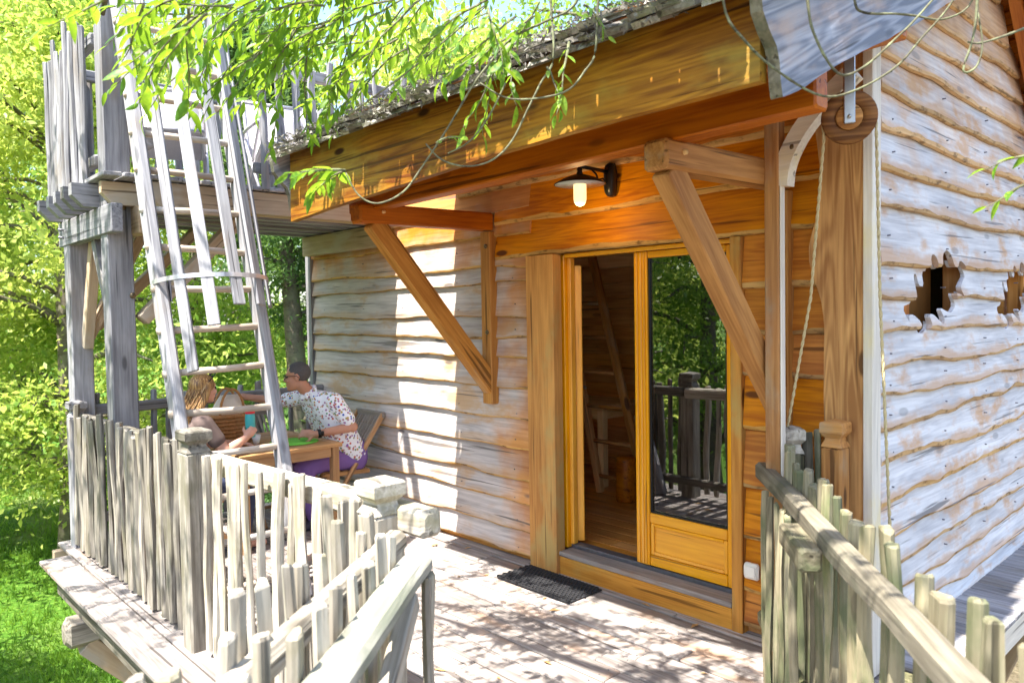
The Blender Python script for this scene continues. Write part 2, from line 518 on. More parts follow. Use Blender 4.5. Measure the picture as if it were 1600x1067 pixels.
_sd = [0]
def bar(name, p0, p1, w, h, mat, parent=None, up=(0, 0, 1), c=0.005, wob=0.0, segs=1, twist=0.0, taper=1.0):
    """chamfered timber: w across (horizontal), h along up"""
    mw, L = frame(p0, p1, up)
    c = min(c, w * 0.3, h * 0.3)
    rings = []
    _sd[0] += 1
    xs = [-L / 2, -L / 2 + c] + [-L / 2 + L * i / segs for i in range(1, segs)] + [L / 2 - c, L / 2]
    for i, x in enumerate(xs):
        inset = c if i in (0, len(xs) - 1) else 0
        k = 1 + (taper - 1) * (x + L / 2) / L
        oy = noise.noise((x * 2.1, _sd[0] * 3.7, 0)) * wob
        oz = noise.noise((x * 2.1, _sd[0] * 3.7, 9)) * wob
        q = 1 + noise.noise((x * 3.0, _sd[0] * 1.7, 5)) * wob * 4
        a = twist * noise.noise((x * 0.8, _sd[0], 2))
        ring = []
        for (y, z) in sect(max(0.002, w * k * q - 2 * inset), max(0.002, h * k * q - 2 * inset), c):
            ring.append((x, y * math.cos(a) - z * math.sin(a) + oy, y * math.sin(a) + z * math.cos(a) + oz))
        rings.append(ring)
    v, f = loft(rings)
    return put(name, mesh_from(name, v, f), mat, parent, mw)

def stake(name, base, top, w, d, mat, parent=None, facing=(0, -1, 0), sides=8, rnd=None, wob=0.012):
    """irregular split stake, length along local X"""
    rnd = rnd or random
    mw, L = frame(base, top, facing)
    nr = 9
    rings = []
    prof = [rnd.uniform(0.66, 1.16) for _ in range(sides)]
    s0 = rnd.uniform(0, 100)
    sl = rnd.uniform(-0.5, 0.5)
    for i in range(nr):
        u = i / (nr - 1)
        x = -L / 2 + L * u
        k = 1.0 + 0.22 * noise.noise((u * 3.2, s0, 1)) - 0.10 * u
        oy = wob * 2.4 * noise.noise((u * 1.8, s0, 4))
        oz = wob * 1.4 * noise.noise((u * 2.2, s0, 8))
        r = []
        for j in range(sides):
            a = 2 * math.pi * j / sides
            q = prof[j] * k * (1 + 0.20 * noise.noise((u * 4, j * 3.1, s0)))
            y, z = math.cos(a) * w / 2 * q + oy, math.sin(a) * d / 2 * q + oz
            xx = x + (sl * y * 0.6 if i == nr - 1 else 0)
            r.append((xx, y, z))
        rings.append(r)
    tip = [(p[0] + 0.006 + rnd.uniform(-.002, .003), p[1] * 0.80, p[2] * 0.80) for p in rings[-1]]
    rings.append(tip)
    v, f = loft(rings)
    o = put(name, mesh_from(name, v, f), mat, parent, mw)
    return o

def tube_verts(pts, rad, sides=8, close=True):
    """rings along a 3D polyline (world space)"""
    pts = [Vector(p) for p in pts]
    rings = []
    n = len(pts)
    up = Vector((0.13, 0.21, 0.97))
    for i, p in enumerate(pts):
        d = (pts[min(i + 1, n - 1)] - pts[max(i - 1, 0)]).normalized()
        a = d.cross(up)
        if a.length < 0.05:
            a = d.cross(Vector((1, 0, 0)))
        a.normalize()
        b = d.cross(a)
        r = rad[i] if isinstance(rad, (list, tuple)) else rad
        rings.append([tuple(p + (a * math.cos(2 * math.pi * j / sides) + b * math.sin(2 * math.pi * j / sides)) * r)
                      for j in range(sides)])
    return loft(rings, close)

def tube(name, pts, rad, mat, parent=None, sides=8, smooth=True, origin=None):
    o = Vector(origin if origin is not None else pts[0])
    v, f = tube_verts([Vector(p) - o for p in pts], rad, sides)
    me = fixn(mesh_from(name, v, f))
    return put(name, me, mat, parent, Matrix.Translation(o), smooth)

def merge(parts):
    v, f = [], []
    for pv, pf in parts:
        k = len(v)
        v += list(pv)
        f += [tuple(i + k for i in q) for q in pf]
    return v, f

def lathe(name, prof, mat, parent, loc, sides=20, axis=None, smooth=True):
    """profile of (radius, height) spun about local Z"""
    rings = [[(r * math.cos(2 * math.pi * j / sides), r * math.sin(2 * math.pi * j / sides), z) for j in range(sides)] for r, z in prof]
    v, f = loft(rings)
    mw = Matrix.Translation(loc)
    if axis is not None:
        mw = mw @ Vector(axis).to_track_quat('Z', 'Y').to_matrix().to_4x4()
    return put(name, fixn(mesh_from(name, v, f)), mat, parent, mw, smooth)

def extrude_poly(poly, d0, d1):
    """polygon of (x, z) extruded in y from d0 to d1"""
    n = len(poly)
    v = [(x, d0, z) for x, z in poly] + [(x, d1, z) for x, z in poly]
    f = [tuple(range(n)), tuple(range(2 * n - 1, n - 1, -1))]
    for i in range(n):
        k = (i + 1) % n
        f.append((i, i + n, k + n, k))
    return v, f

def wave(x, s, amp, fr=1.0):
    return amp * (noise.noise((x * 1.1 * fr, s * 7.7, 0)) * 1.3 + noise.noise((x * 3.3 * fr, s * 5.1, 3)) * 0.55
                  + noise.noise((x * 11 * fr, s * 2.9, 6)) * 0.16)

def liveboard(name, x0, x1, zlo, zhi, mats, parent, mwall, seed, amp=0.018, bev=0.022, step=0.06, out=1.0, slope=0.0, cutters=None,
              ends=None):
    """lapped live-edge board. local X along the wall, Z up, -Y outward; mwall places the wall frame"""
    n = max(4, int((x1 - x0) / step))
    xc, zc = (x0 + x1) / 2, (zlo + zhi) / 2
    rings = []
    for i in range(n + 1):
        x = x0 + (x1 - x0) * i / n
        zb = zlo + wave(x, seed, amp) + slope * (x - xc)
        zt = zhi + slope * (x - xc)
        bv = bev * (1 + 0.7 * noise.noise((x * 6, seed, 11)))
        bow = 0.004 * noise.noise((x * 1.5, seed, 21))
        rings.append([(x - xc, -0.004 * out, zt - zc), (x - xc, (-0.018 + bow) * out, zt - zc),
                      (x - xc, (-0.054 + bow) * out, zb + bv - zc), (x - xc, (-0.050 + bow) * out, zb + bv * 0.25 - zc),
                      (x - xc, (-0.034) * out, zb - zc), (x - xc, -0.024 * out, zb + 0.006 - zc)])
    v, f = loft(rings)
    me = mesh_from(name, v, f)
    for m in mats:
        me.materials.append(M[m])
    k = 6
    for p in me.polygons:
        if p.index < n * k and (p.index % k) in (2, 3, 4):
            p.material_index = 1
    fixn(me)
    mw = mwall @ Matrix.Translation((xc, 0, zc))
    if cutters:
        tmp = bpy.data.objects.new("tmp", me)
        COL.objects.link(tmp)
        tmp.matrix_world = mw
        for cu in cutters:
            md = tmp.modifiers.new("b", 'BOOLEAN')
            md.operation = 'DIFFERENCE'
            md.object = cu
            md.solver = 'EXACT'
        bpy.context.view_layer.update()
        dg = bpy.context.evaluated_depsgraph_get()
        me2 = bpy.data.meshes.new_from_object(tmp.evaluated_get(dg))
        bpy.data.objects.remove(tmp)
        me = me2
    return put(name, me, None, parent, mw)

def box(name, lo, hi, mat, parent=None, c=0.004):
    """axis-aligned chamfered block, grain along its longest side"""
    lo, hi = Vector(lo), Vector(hi)
    d = hi - lo
    ce = (lo + hi) / 2
    ax = max(range(3), key=lambda i: d[i])
    e = Vector((0, 0, 0)); e[ax] = d[ax] / 2
    if ax == 0:
        return bar(name, ce - e, ce + e, d.y, d.z, mat, parent, (0, 0, 1), c)
    if ax == 1:
        return bar(name, ce - e, ce + e, d.x, d.z, mat, parent, (0, 0, 1), c)
    return bar(name, ce - e, ce + e, d.x, d.y, mat, parent, (0, 1, 0), c)

def bolt(parent, loc, axis, r=0.014):
    return lathe('bolt', [(r, 0), (r, 0.006), (r * 0.6, 0.012), (0.001, 0.013)], 'bolt', parent, loc, 10, axis)

# ------------------------------------------------------------------ the ground
def gz(x, y):
    return -3.1 + 0.018 * (-x) + 0.25 * noise.noise((x * 0.08, y * 0.08, 0)) + 0.05 * noise.noise((x * 0.5, y * 0.5, 3))

def build_ground():
    n = 90
    S = 190.0
    def cc(i):
        u = (i / n) * 2 - 1
        return math.copysign(abs(u) ** 2.0, u) * S
    v = [(cc(i), cc(j), gz(cc(i), cc(j)) if max(abs(cc(i)), abs(cc(j))) < 60 else -2.6 + 0.02 * max(0, abs(cc(i)) - 60)) for i in range(n + 1) for j in range(n + 1)]
    f = [(i * (n + 1) + j, (i + 1) * (n + 1) + j, (i + 1) * (n + 1) + j + 1, i * (n + 1) + j + 1) for i in range(n) for j in range(n)]
    o = put('lawn', mesh_from('lawn', v, f), 'lawn', smooth=True)
    o["kind"] = "structure"
    o["label"] = "sunny lawn far below the raised deck"
build_ground()

# ------------------------------------------------------------------ the cabin
YW = 3.70          # outer face of the front wall frame
XG = -1.475        # outer face of the gable wall frame
cabin = thing('treehouse_cabin', (-4.2, 5.0, 0), "timber treehouse cabin with live-edge board walls and deep eaves behind the deck", "cabin")

def roofz(y):      # top of the roof boarding
    return 2.79 + 0.45 * (y - 2.3) if y < 5.35 else 2.79 + 0.45 * 3.05 - 1.15 * (y - 5.35)

# wall cores (inside pine lining shows through the door)
fw = box('front_wall', (-6.86, YW, 0.0), (-3.625, YW + 0.10, 2.60), 'panel', cabin)
fw['label'] = "long front wall of lapped live-edge boards"
box('wall_core', (-2.15, YW, 0.0), (-1.50, YW + 0.10, 3.35), 'panel', fw)
box('wall_core', (-3.622, YW, 2.16), (-2.102, YW + 0.10, 3.35), 'panel', fw)
box('wall_core', (-4.55, YW + 0.003, 2.603), (-3.60, YW + 0.097, 3.35), 'panel', fw)

front = Matrix.Translation((0, YW, 0))
rn = random.Random(3)
edges = [2.48, 2.30, 2.08, 1.965, 1.73, 1.57, 1.43, 1.215, 1.0, 0.79, 0.585, 0.41, 0.22, 0.045]
top = 2.66
for i, z in enumerate(edges):
    x1 = -3.745
    b = liveboard('siding_board', -6.83, x1, z, top + 0.055, ('siding', 'edge'), fw, front, i + 1.3, amp=0.024, bev=rn.uniform(0.009, 0.018),
                  slope=rn.uniform(-0.004, 0.004))
    top = z
# under the eave, right of the bracket and above the door: sheltered boards
edges = [3.02, 2.86, 2.64, 2.385, 2.145]
top = 3.22
for i, z in enumerate(edges):
    liveboard('siding_board', -4.53 if z > 2.5 else -4.10, -1.52, z, top + 0.055, ('siding_fresh', 'edge'), fw, front, i + 31.7, amp=0.014, bev=0.028,
              out=1.12)
    top = z
edges = [1.86, 1.62, 1.40, 1.115, 0.80, 0.52, 0.235, 0.04]
top = 2.15
for i, z in enumerate(edges):
    liveboard('siding_board', -2.130, -1.50, z, top + 0.055, ('siding_fresh', 'edge'), fw, front, i + 51.7, amp=0.008, bev=0.03)
    top = z
# nail heads on the front boards
nv = []
for z in [2.2, 2.0, 1.8, 1.62, 1.47, 1.27, 1.05, 0.85, 0.64, 0.46, 0.28, 0.1]:
    for x in (-6.6, -5.9, -5.3, -4.55, -3.92):
        c = Vector((x + rn.uniform(-.02, .02), YW - 0.052, z + rn.uniform(-.02, .02)))
        rr = [[(c.x + math.cos(a * 1.0472) * 0.0035, c.y - d, c.z + math.sin(a * 1.0472) * 0.0035) for a in range(6)] for d in (-0.012, 0.002)]
        nv.append(loft(rr))
v, f = merge(nv)
o = put('nail_heads', mesh_from('nail_heads', v, f), 'darksteel', fw)
o['kind'] = 'stuff'

# left corner trim and left side wall
box('corner_board', (-6.93, YW - 0.065, -0.05), (-6.83, YW + 0.02, 2.62), 'terrace', fw)
lw = box('side_wall', (-6.86, YW + 0.103, 0.0), (-6.76, 6.40, 0.95), 'panel', cabin)
box('wall_core', (-6.86, YW + 0.103, 2.25), (-6.76, 6.40, 2.60), 'panel', lw)
box('wall_core', (-6.86, YW + 0.103, 0.953), (-6.76, 4.15, 2.247), 'panel', lw)
box('wall_core', (-6.86, 5.95, 0.953), (-6.76, 6.40, 2.247), 'panel', lw)
box('added_window_glass', (-6.82, 4.153, 0.953), (-6.81, 5.947, 2.247), 'glass', lw, 0.0005)  # unseen window, added to let daylight into the room
box('added_window_mullion', (-6.84, 5.02, 0.953), (-6.78, 5.08, 2.247), 'door', lw)
for i in range(12):
    zz = 0.02 + i * 0.215
    if 0.85 < zz < 2.2:
        box('siding_board', (-6.893, YW + 0.05, zz), (-6.863, 4.15, zz + 0.205), 'siding', lw)
        box('siding_board', (-6.893, 5.95, zz), (-6.863, 6.45, zz + 0.205), 'siding', lw)
    else:
        box('siding_board', (-6.893, YW + 0.05, zz), (-6.863, 6.45, zz + 0.205), 'siding', lw)
bw = box('back_wall', (-5.50, 6.30, 0.0), (-1.60, 6.40, 2.6), 'panel', cabin)
box('wall_core', (-6.75, 6.30, 0.0), (-5.503, 6.40, 0.8), 'panel', bw)
box('wall_core', (-6.75, 6.30, 2.3), (-5.503, 6.40, 2.6), 'panel', bw)
box('added_window_glass', (-6.75, 6.345, 0.803), (-5.503, 6.355, 2.297), 'glass', bw, 0.0005)  # second unseen window, added to brighten the inside
for i in range(12):
    box('siding_board', (-6.78 if not 0.7 < 0.02 + i * 0.215 < 2.25 else -5.50, 6.403, 0.02 + i * 0.215), (-1.58, 6.433, 0.02 + i * 0.215 + 0.205), 'siding', bw)

# gable wall: core with two window openings
WIN = [(3.95, 4.95, 1.58, 2.09), (5.47, 6.28, 1.56, 2.07)]
gw = box('gable_wall', (XG - 0.10, YW + 0.102, 0.0), (XG, 6.40, 1.555), 'panel', cabin)
gw['label'] = "silvery gable wall of wavy live-edge boards with leaf-shaped window cut-outs"
box('wall_core', (XG - 0.10, YW + 0.102, 1.558), (XG, 3.94, 2.095), 'panel', gw)
box('wall_core', (XG - 0.10, 4.96, 1.558), (XG, 5.46, 2.095), 'panel', gw)
box('wall_core', (XG - 0.10, 6.29, 1.558), (XG, 6.40, 2.095), 'panel', gw)
pv, pf = extrude_poly([(YW + 0.102, 2.098), (6.40, 2.098), (6.40, roofz(6.4) - 0.12), (5.35, roofz(5.35) - 0.15), (YW + 0.102, roofz(YW + 0.1) - 0.12)], XG - 0.10, XG)
pv = [(y, x, z) for x, y, z in pv]
put('wall_core', fixn(mesh_from('wall_core', pv, pf)), 'panel', gw)

LEAF = [(3.962, 1.752), (4.022, 1.668), (4.035, 1.711), (4.097, 1.713), (4.189, 1.67), (4.175, 1.623), (4.24, 1.608), (4.344, 1.645),
        (4.313, 1.71), (4.373, 1.712), (4.451, 1.676), (4.514, 1.652), (4.546, 1.679), (4.497, 1.746), (4.611, 1.72), (4.67, 1.714),
        (4.763, 1.756), (4.71, 1.825), (4.779, 1.819), (4.85, 1.794), (4.796, 1.854), (4.849, 1.889), (4.92, 1.926), (4.865, 1.983),
        (4.777, 2.012), (4.734, 1.967), (4.675, 1.971), (4.641, 2.038), (4.575, 2.06), (4.502, 2.032), (4.487, 1.966), (4.433, 1.948),
        (4.401, 2.012), (4.355, 2.029), (4.318, 2.009), (4.311, 1.939), (4.237, 1.932), (4.231, 1.853), (4.166, 1.858), (4.159, 1.909),
        (4.138, 1.922), (4.11, 1.903), (4.117, 1.816), (4.097, 1.77)]
def smooth_poly(p, it=1):
    for _ in range(it):
        q = []
        for i in range(len(p)):
            a, b = p[i], p[(i + 1) % len(p)]
            q += [(a[0] * .78 + b[0] * .22, a[1] * .78 + b[1] * .22), (a[0] * .22 + b[0] * .78, a[1] * .22 + b[1] * .78)]
        p = q
    return p
cutters = []
for k, (sy, off) in enumerate(((1.0, 0.0), (0.86, 2.10))):
    poly = smooth_poly([(y * sy + off, z - 0.015 * k) for y, z in LEAF], 1)
    pv, pf = extrude_poly(poly, XG - 0.4, XG + 0.4)
    me = fixn(mesh_from('cut', [(y, x, z) for x, y, z in pv], pf))
    me.materials.append(M['edge'])
    c = bpy.data.objects.new('cut', me)
    COL.objects.link(c)
    cutters.append(c)

gm = Matrix.Translation((XG, 0, 0)) @ Matrix.Rotation(R(90), 4, 'Z')    # local X -> +Y, local -Y -> +X
edges = [3.62, 3.40, 3.24, 3.08, 2.92, 2.75, 2.57, 2.40, 2.215, 1.955, 1.785, 1.63, 1.455, 1.315, 1.165, 0.98, 0.81, 0.63, 0.49, 0.34, 0.19, 0.06]
top = 3.84
for i, z in enumerate(edges):
    # the boards stop under the roof slopes
    def ylim(zz):
        ya = max(YW - 0.03, (zz + 0.02 - 2.65) / 0.45 + 2.3)
        yb = min(6.42, 5.35 + (2.79 + 1.3725 - 0.16 - zz) / 1.15)
        return ya, yb
    ya, yb = ylim(top)
    ya = max(YW - 0.03, ya - 0.25)
    if z > 2.2:
        yb = min(yb + 0.10 * rn.random(), 6.42)
    if yb - ya < 0.4:
        top = z
        continue
    big = 0.024 if z > 1.6 else 0.032
    cu = [c for c in cutters] if (z < 2.1 and top + 0.06 > 1.57) else None
    liveboard('siding_board', ya, yb, z, top + 0.05, ('siding_gable', 'palerim'), gw, gm, i + 80.1, amp=big, bev=rn.uniform(0.012, 0.030), slope=rn.uniform(-0.01, 0.01),
              out=1.0, cutters=cu)
    top = z
for c in cutters:
    bpy.data.objects.remove(c)
# nails and checks on the gable boards
nv = []
for z in [2.84, 2.66, 2.48, 2.3, 2.08, 1.87, 1.7, 1.54, 1.38, 1.23, 1.07, 0.89, 0.71, 0.56, 0.41]:
    for y in (3.80, 4.55, 5.25, 5.95):
        c = Vector((XG + 0.05, y + rn.uniform(-.03, .03), z + rn.uniform(-.02, .03)))
        rr = [[(c.x + d, c.y + math.cos(a * 1.0472) * 0.004, c.z + math.sin(a * 1.0472) * 0.004) for a in range(6)] for d in (-0.02, 0.004)]
        nv.append(loft(rr))
v, f = merge(nv)
o = put('nail_heads', mesh_from('nail_heads', v, f), 'darksteel', gw)
o['kind'] = 'stuff'
# windows behind the cut-outs
for (y0, y1, z0, z1) in WIN:
    w = box('window', (XG - 0.17, y0 + 0.06, z0), (XG - 0.135, y0 + 0.36, z1), 'windowbrown', cabin)
    w['label'] = "small brown-framed window behind leaf-shaped cut-out"
    box('window_post', (XG - 0.15, y0 + 0.37, z0), (XG - 0.09, y0 + 0.46, z1), 'orange', w)
    box('window_panel', (XG - 0.19, y0 + 0.50, z0), (XG - 0.16, y1, z1), 'windowbrown', w)
    box('dark_gap_sheet', (XG - 0.26, y0 - 0.04, z0 - 0.04), (XG - 0.22, y1 + 0.04, z1 + 0.04), 'dark', w)  # near-black sheet painting in the dark gap behind the window
    box('sill', (XG - 0.215, y0, z0 - 0.03), (XG - 0.005, y1, z0 - 0.002), 'windowbrown', w)
    box('window_head', (XG - 0.215, y0, z1 + 0.002), (XG - 0.005, y1, z1 + 0.03), 'windowbrown', w)

# corner: live-edge slab, pale trim, second newel
def slab_poly():
    L, Rr = [], []
    n = 44
    for i in range(n + 1):
        z = 0.02 + 2.98 * i / n
        bulge = 0.075 * math.exp(-((z - 2.02) / 0.20) ** 2) + 0.05 * math.exp(-((z - 2.75) / 0.3) ** 2) + 0.03 * math.exp(-((z - 0.35) / 0.4) ** 2)
        L.append((-1.655 - bulge + wave(z, 3.3, 0.010), z))
        Rr.append((-1.474, z))
    return L + Rr[::-1]
sp = slab_poly()
v, f = extrude_poly(sp, 3.585, 3.642)
# length along local x for the grain
v = [(z - 1.5, y - 3.61, -(x + 1.6)) for x, y, z in v]
mw = Matrix(((0, 0, -1, -1.6), (0, 1, 0, 3.61), (1, 0, 0, 1.5), (0, 0, 0, 1)))
o = put('corner_slab', fixn(mesh_from('corner_slab', v, f)), 'slab', cabin, mw)
o['label'] = "wide wavy-edged orange slab at the cabin corner"
box('corner_trim', (-1.471, 3.575, 0.02), (-1.425, 3.668, 3.0), 'trim', cabin)

# ---------------- roof
RX0, RX1 = -4.52, -1.205
pv, pf = extrude_poly([(2.33, roofz(2.33)), (5.35, roofz(5.35)), (6.85, roofz(6.85)), (6.85, roofz(6.85) - 0.05), (5.35, roofz(5.35) - 0.06), (2.33, roofz(2.33) - 0.05)], RX0 + 0.02, RX1 - 0.05)
roof = put('roof', fixn(mesh_from('roof', [(y, x, z) for x, y, z in pv], pf)), 'orange', cabin)
roof['label'] = "pitched roof with mossy wooden shingles"
# soffit boards below the roof deck, running along the eave
ang = math.atan(0.45)
for i in range(11):
    y = 2.36 + i * 0.125
    z = roofz(y + 0.06) - 0.066
    bar('soffit_board', (RX0 + 0.06, y + 0.06, z), (RX1 - 0.08, y + 0.06, z), 0.118, 0.018, 'orange', roof, (0, -math.sin(ang), math.cos(ang)), 0.003)
for y0 in [5.45 + 0.13 * k for k in range(10)]:
    z = roofz(y0 + 0.06) - 0.10
    bar('soffit_board', (RX0 + 0.06, y0 + 0.06, z), (RX1 - 0.08, y0 + 0.06, z), 0.15, 0.02, 'orange', roof, (0, 0.755, 0.656), 0.003)
for x in (-4.36, -3.55, -2.75, -1.98, -1.36):
    bar('rafter', (x, 2.36, roofz(2.36) - 0.15), (x, 3.69, roofz(3.69) - 0.15), 0.07, 0.13, 'orange', roof, (0, 0, 1), 0.005)
    if x > -1.5:
        bar('rafter', (x, 5.40, roofz(5.40) - 0.20), (x, 6.80, roofz(6.80) - 0.20), 0.07, 0.13, 'orange', roof, (0, 0, 1), 0.005)
        bar('rafter', (x, 3.72, roofz(3.72) - 0.15), (x, 5.30, roofz(5.30) - 0.15), 0.07, 0.13, 'orange', roof, (0, 0, 1), 0.005)
# shingles: the eave course doubled, then the slope
rs = random.Random(11)
sh_meshes = []
for k in range(6):
    w = 0.085 + 0.013 * k
    th = 0.016 + 0.003 * (k % 3)
    L = 0.34
    v = []
    for (x, t) in ((-L / 2, th), (L / 2, 0.006)):
        for (y, z) in ((-w / 2, 0), (w / 2, 0), (w / 2, t), (0.2 * w, t * 1.12), (-0.25 * w, t * 0.95), (-w / 2, t)):
            v.append((x + (rs.uniform(-0.015, 0.012) if x < 0 else 0), y + rs.uniform(-.003, .003), z))
    fcs = [(5, 4, 3, 2, 1, 0), (6, 7, 8, 9, 10, 11)] + [(j, (j + 1) % 6, (j + 1) % 6 + 6, j + 6) for j in range(6)]
    me = fixn(mesh_from('shingle', v, fcs))
    me.materials.append(M['shingle'])
    sh_meshes.append((me, w))
slope_m = Matrix.Rotation(ang, 4, 'X')
far = []
for row in range(19):
    yrow = 2.135 + row * 0.148 if row > 2 else 2.135 + row * 0.03
    if yrow > 5.2:
        break
    lift = 0.008 + 0.030 * min(row, 3) if row <= 2 else 0.085
    x = RX0 - 0.02 + rs.uniform(0, 0.05)
    while x < RX1 + 0.0:
        me, w = sh_meshes[rs.randrange(6)]
        yc = yrow + 0.17 * math.cos(ang) + rs.uniform(-0.02, 0.02)
        zc = roofz(yrow) + 0.17 * math.sin(ang) + lift
        tilt = -0.085 if row > 2 else -0.02
        mw = (Matrix.Translation((x + w / 2, yc, zc + rs.uniform(-0.004, 0.006))) @ Matrix.Rotation(ang + tilt, 4, 'X')
              @ Matrix.Rotation(R(90) + rs.uniform(-0.03, 0.03), 4, 'Z'))
        if row < 6:
            put('shingle', me, None, roof, mw)
        else:
            far.append(([tuple(mw @ q.co) for q in me.vertices], [tuple(p.vertices) for p in me.polygons]))
        x += w + rs.uniform(0.004, 0.012)
v, f = merge(far)
o = put('upper_shingles', mesh_from('upper_shingles', v, f), 'shingle', roof)
o['kind'] = 'stuff'
# lichen, needles and litter caught on the eave
dv = []
for i in range(2600):
    x = rs.uniform(RX0, RX1); u = abs(rs.gauss(0, 0.16))
    y = 2.15 + u
    z = roofz(2.15 + u) + 0.11 + rs.uniform(-0.01, 0.03)
    if rs.random() < 0.35:
        y = 2.135 + rs.uniform(-0.012, 0.012); z = roofz(2.135) + rs.uniform(0.01, 0.11)
    s = rs.uniform(0.006, 0.02)
    a = Vector((rs.gauss(0, 1), rs.gauss(0, 1), rs.gauss(0, .7))).normalized() * s
    b2 = Vector((rs.gauss(0, 1), rs.gauss(0, 1), rs.gauss(0, 1))).normalized() * s * 0.4
    c = Vector((x, y, z))
    dv.append(([tuple(c - a), tuple(c + b2), tuple(c + a), tuple(c - b2)], [(0, 1, 2, 3)]))
v, f = merge(dv)
o = put('roof_litter', mesh_from('roof_litter', v, f), 'shingle', roof)
o['kind'] = 'stuff'

# fascia: one big live board, slightly sagging to the left
def fascia():
    n = 40
    x0, x1 = RX0 + 0.05, -1.25
    rings = []
    for i in range(n + 1):
        x = x0 + (x1 - x0) * i / n
        u = (x - x0) / (x1 - x0)
        zb = 2.355 + 0.125 * (1 - (1 - u) ** 1.7) + wave(x, 9.2, 0.006)
        zt = 2.782
        rings.append([(x + 2.9, 2.255 - 2.28, zb - 2.6), (x + 2.9, 2.298 - 2.28, zb - 2.6), (x + 2.9, 2.298 - 2.28, zt - 2.6), (x + 2.9, 2.262 - 2.28, zt - 2.6)])
    v, f = loft(rings)
    o = put('fascia_board', fixn(mesh_from('fascia_board', v, f)), 'fascia', cabin, Matrix.Translation((-2.9, 2.28, 2.6)))
    o['label'] = "broad knotty fascia board along the eave"
fascia()
bar('eave_beam', (-4.40, 2.68, 2.505), (-1.245, 2.68, 2.545), 0.10, 0.17, 'beamred', cabin, c=0.008)
bar('purlin', (-4.36, 3.40, 2.92), (-1.23, 3.40, 2.94), 0.09, 0.13, 'orange', cabin, c=0.008)

# barge boards with scalloped live-edge ends
def barge(xc, mat, lab):
    low, upp = [], []
    n = 60
    for i in range(n + 1):
        y = 2.30 + (5.30 - 2.30) * i / n
        low.append((y, roofz(y) - 0.365 + wave(y, 4.4, 0.022, 1.3)))
        upp.append((y, roofz(y) + 0.035))
    end = [(2.185, 2.79), (2.165, 2.73), (2.175, 2.665), (2.215, 2.615), (2.26, 2.575), (2.278, 2.53), (2.285, 2.47), (2.295, 2.43)]
    poly = end + low + upp[::-1]
    mw, _ = frame((xc, 2.3, roofz(2.3)), (xc, 5.3, roofz(5.3)))
    inv = mw.inverted()
    vv = []
    for s in (-0.021, 0.021):
        for (y, z) in poly:
            p = inv @ Vector((xc, y, z))
            vv.append((p.x, s, p.z))
    k = len(poly)
    ff = [tuple(range(k)), tuple(range(2 * k - 1, k - 1, -1))] + [(i, i + k, (i + 1) % k + k, (i + 1) % k) for i in range(k)]
    me = fixn(mesh_from('barge_board', vv, ff))
    me.materials.append(M[mat]); me.materials.append(M['mossrail'])
    for p in me.polygons:
        if len(p.vertices) == 4:
            p.material_index = 1
    o = put('barge_board', me, None, cabin, mw)
    o['label'] = lab
barge(-1.215, 'barge', "silver-blue barge board with scalloped live edge")
barge(-4.535, 'barge', "barge board at the left end of the roof, seen edge-on")
bar('barge_board', (-1.225, 5.36, roofz(5.36) - 0.14), (-1.225, 6.88, roofz(6.88) - 0.14), 0.04, 0.32, 'orange', cabin)
# security lamp-like disc under the barge board
lathe('floodlight', [(0.001, 0), (0.045, 0.004), (0.05, 0.02), (0.03, 0.045), (0.001, 0.05)], 'trim', cabin, (-1.25, 3.18, 2.90), 16, (0.3, -0.5, -0.8))

# eave brackets
def bracket(x, y0=2.53):
    b = bar('eave_bracket', (x, y0, 2.395), (x, 3.64, 2.415), 0.125, 0.125, 'brace' if x > -3 else 'beamred', cabin, c=0.014)
    bar('diagonal_brace', (x, 2.66, 2.352), (x, 3.645, 1.215), 0.09, 0.125, 'brace', b, (0, -0.75, -0.65), c=0.006)
    box('upright', (x - 0.052, 3.60, 1.10), (x + 0.052, 3.668, 2.345), 'brace', b)
    for z in (2.24, 1.62):
        bolt(b, (x + 0.012, 3.60, z), (0, -1, 0), 0.017)
    for s in (0.03,):
        tube('peg', [(x + 0.05, 2.70, 2.41), (x + 0.075, 2.70, 2.41)], 0.012, 'pinelight', b)
bracket(-4.16)
bracket(-1.903, 2.58)

# porch post, curved brace, pulley beam
box('porch_post', (-1.845, 3.36, 0.0), (-1.770, 3.425, 2.86), 'brace', cabin, 0.006)
box('post_strip', (-1.768, 3.364, 0.9), (-1.760, 3.402, 2.36), 'trim', cabin, 0.004)
pts = []
for i in range(15):
    u = i / 14
    pts.append((-1.775 + 0.34 * u ** 1.5, 3.40, 2.33 + 0.46 * u ** 0.75))
rings = []
for i, p in enumerate(pts):
    a, b = Vector(pts[max(0, i - 1)]), Vector(pts[min(14, i + 1)])
    d = (b - a).normalized(); nn = Vector((-d.z, 0, d.x))
    P = Vector(p)
    rings.append([tuple(P - nn * 0.045 + Vector((0, -0.035, 0))), tuple(P - nn * 0.045 + Vector((0, 0.035, 0))),
                  tuple(P + nn * 0.03 + Vector((0, 0.035, 0))), tuple(P + nn * 0.03 + Vector((0, -0.035, 0)))])
v, f = loft(rings)
o = put('curved_brace', fixn(mesh_from('curved_brace', [(a + 1.6, b - 3.4, c - 2.5) for a, b, c in v], f)), 'trim', cabin, Matrix.Translation((-1.6, 3.4, 2.5)))
bolt(o, (-1.705, 3.375, 2.50), (0.4, -0.8, 0), 0.016)

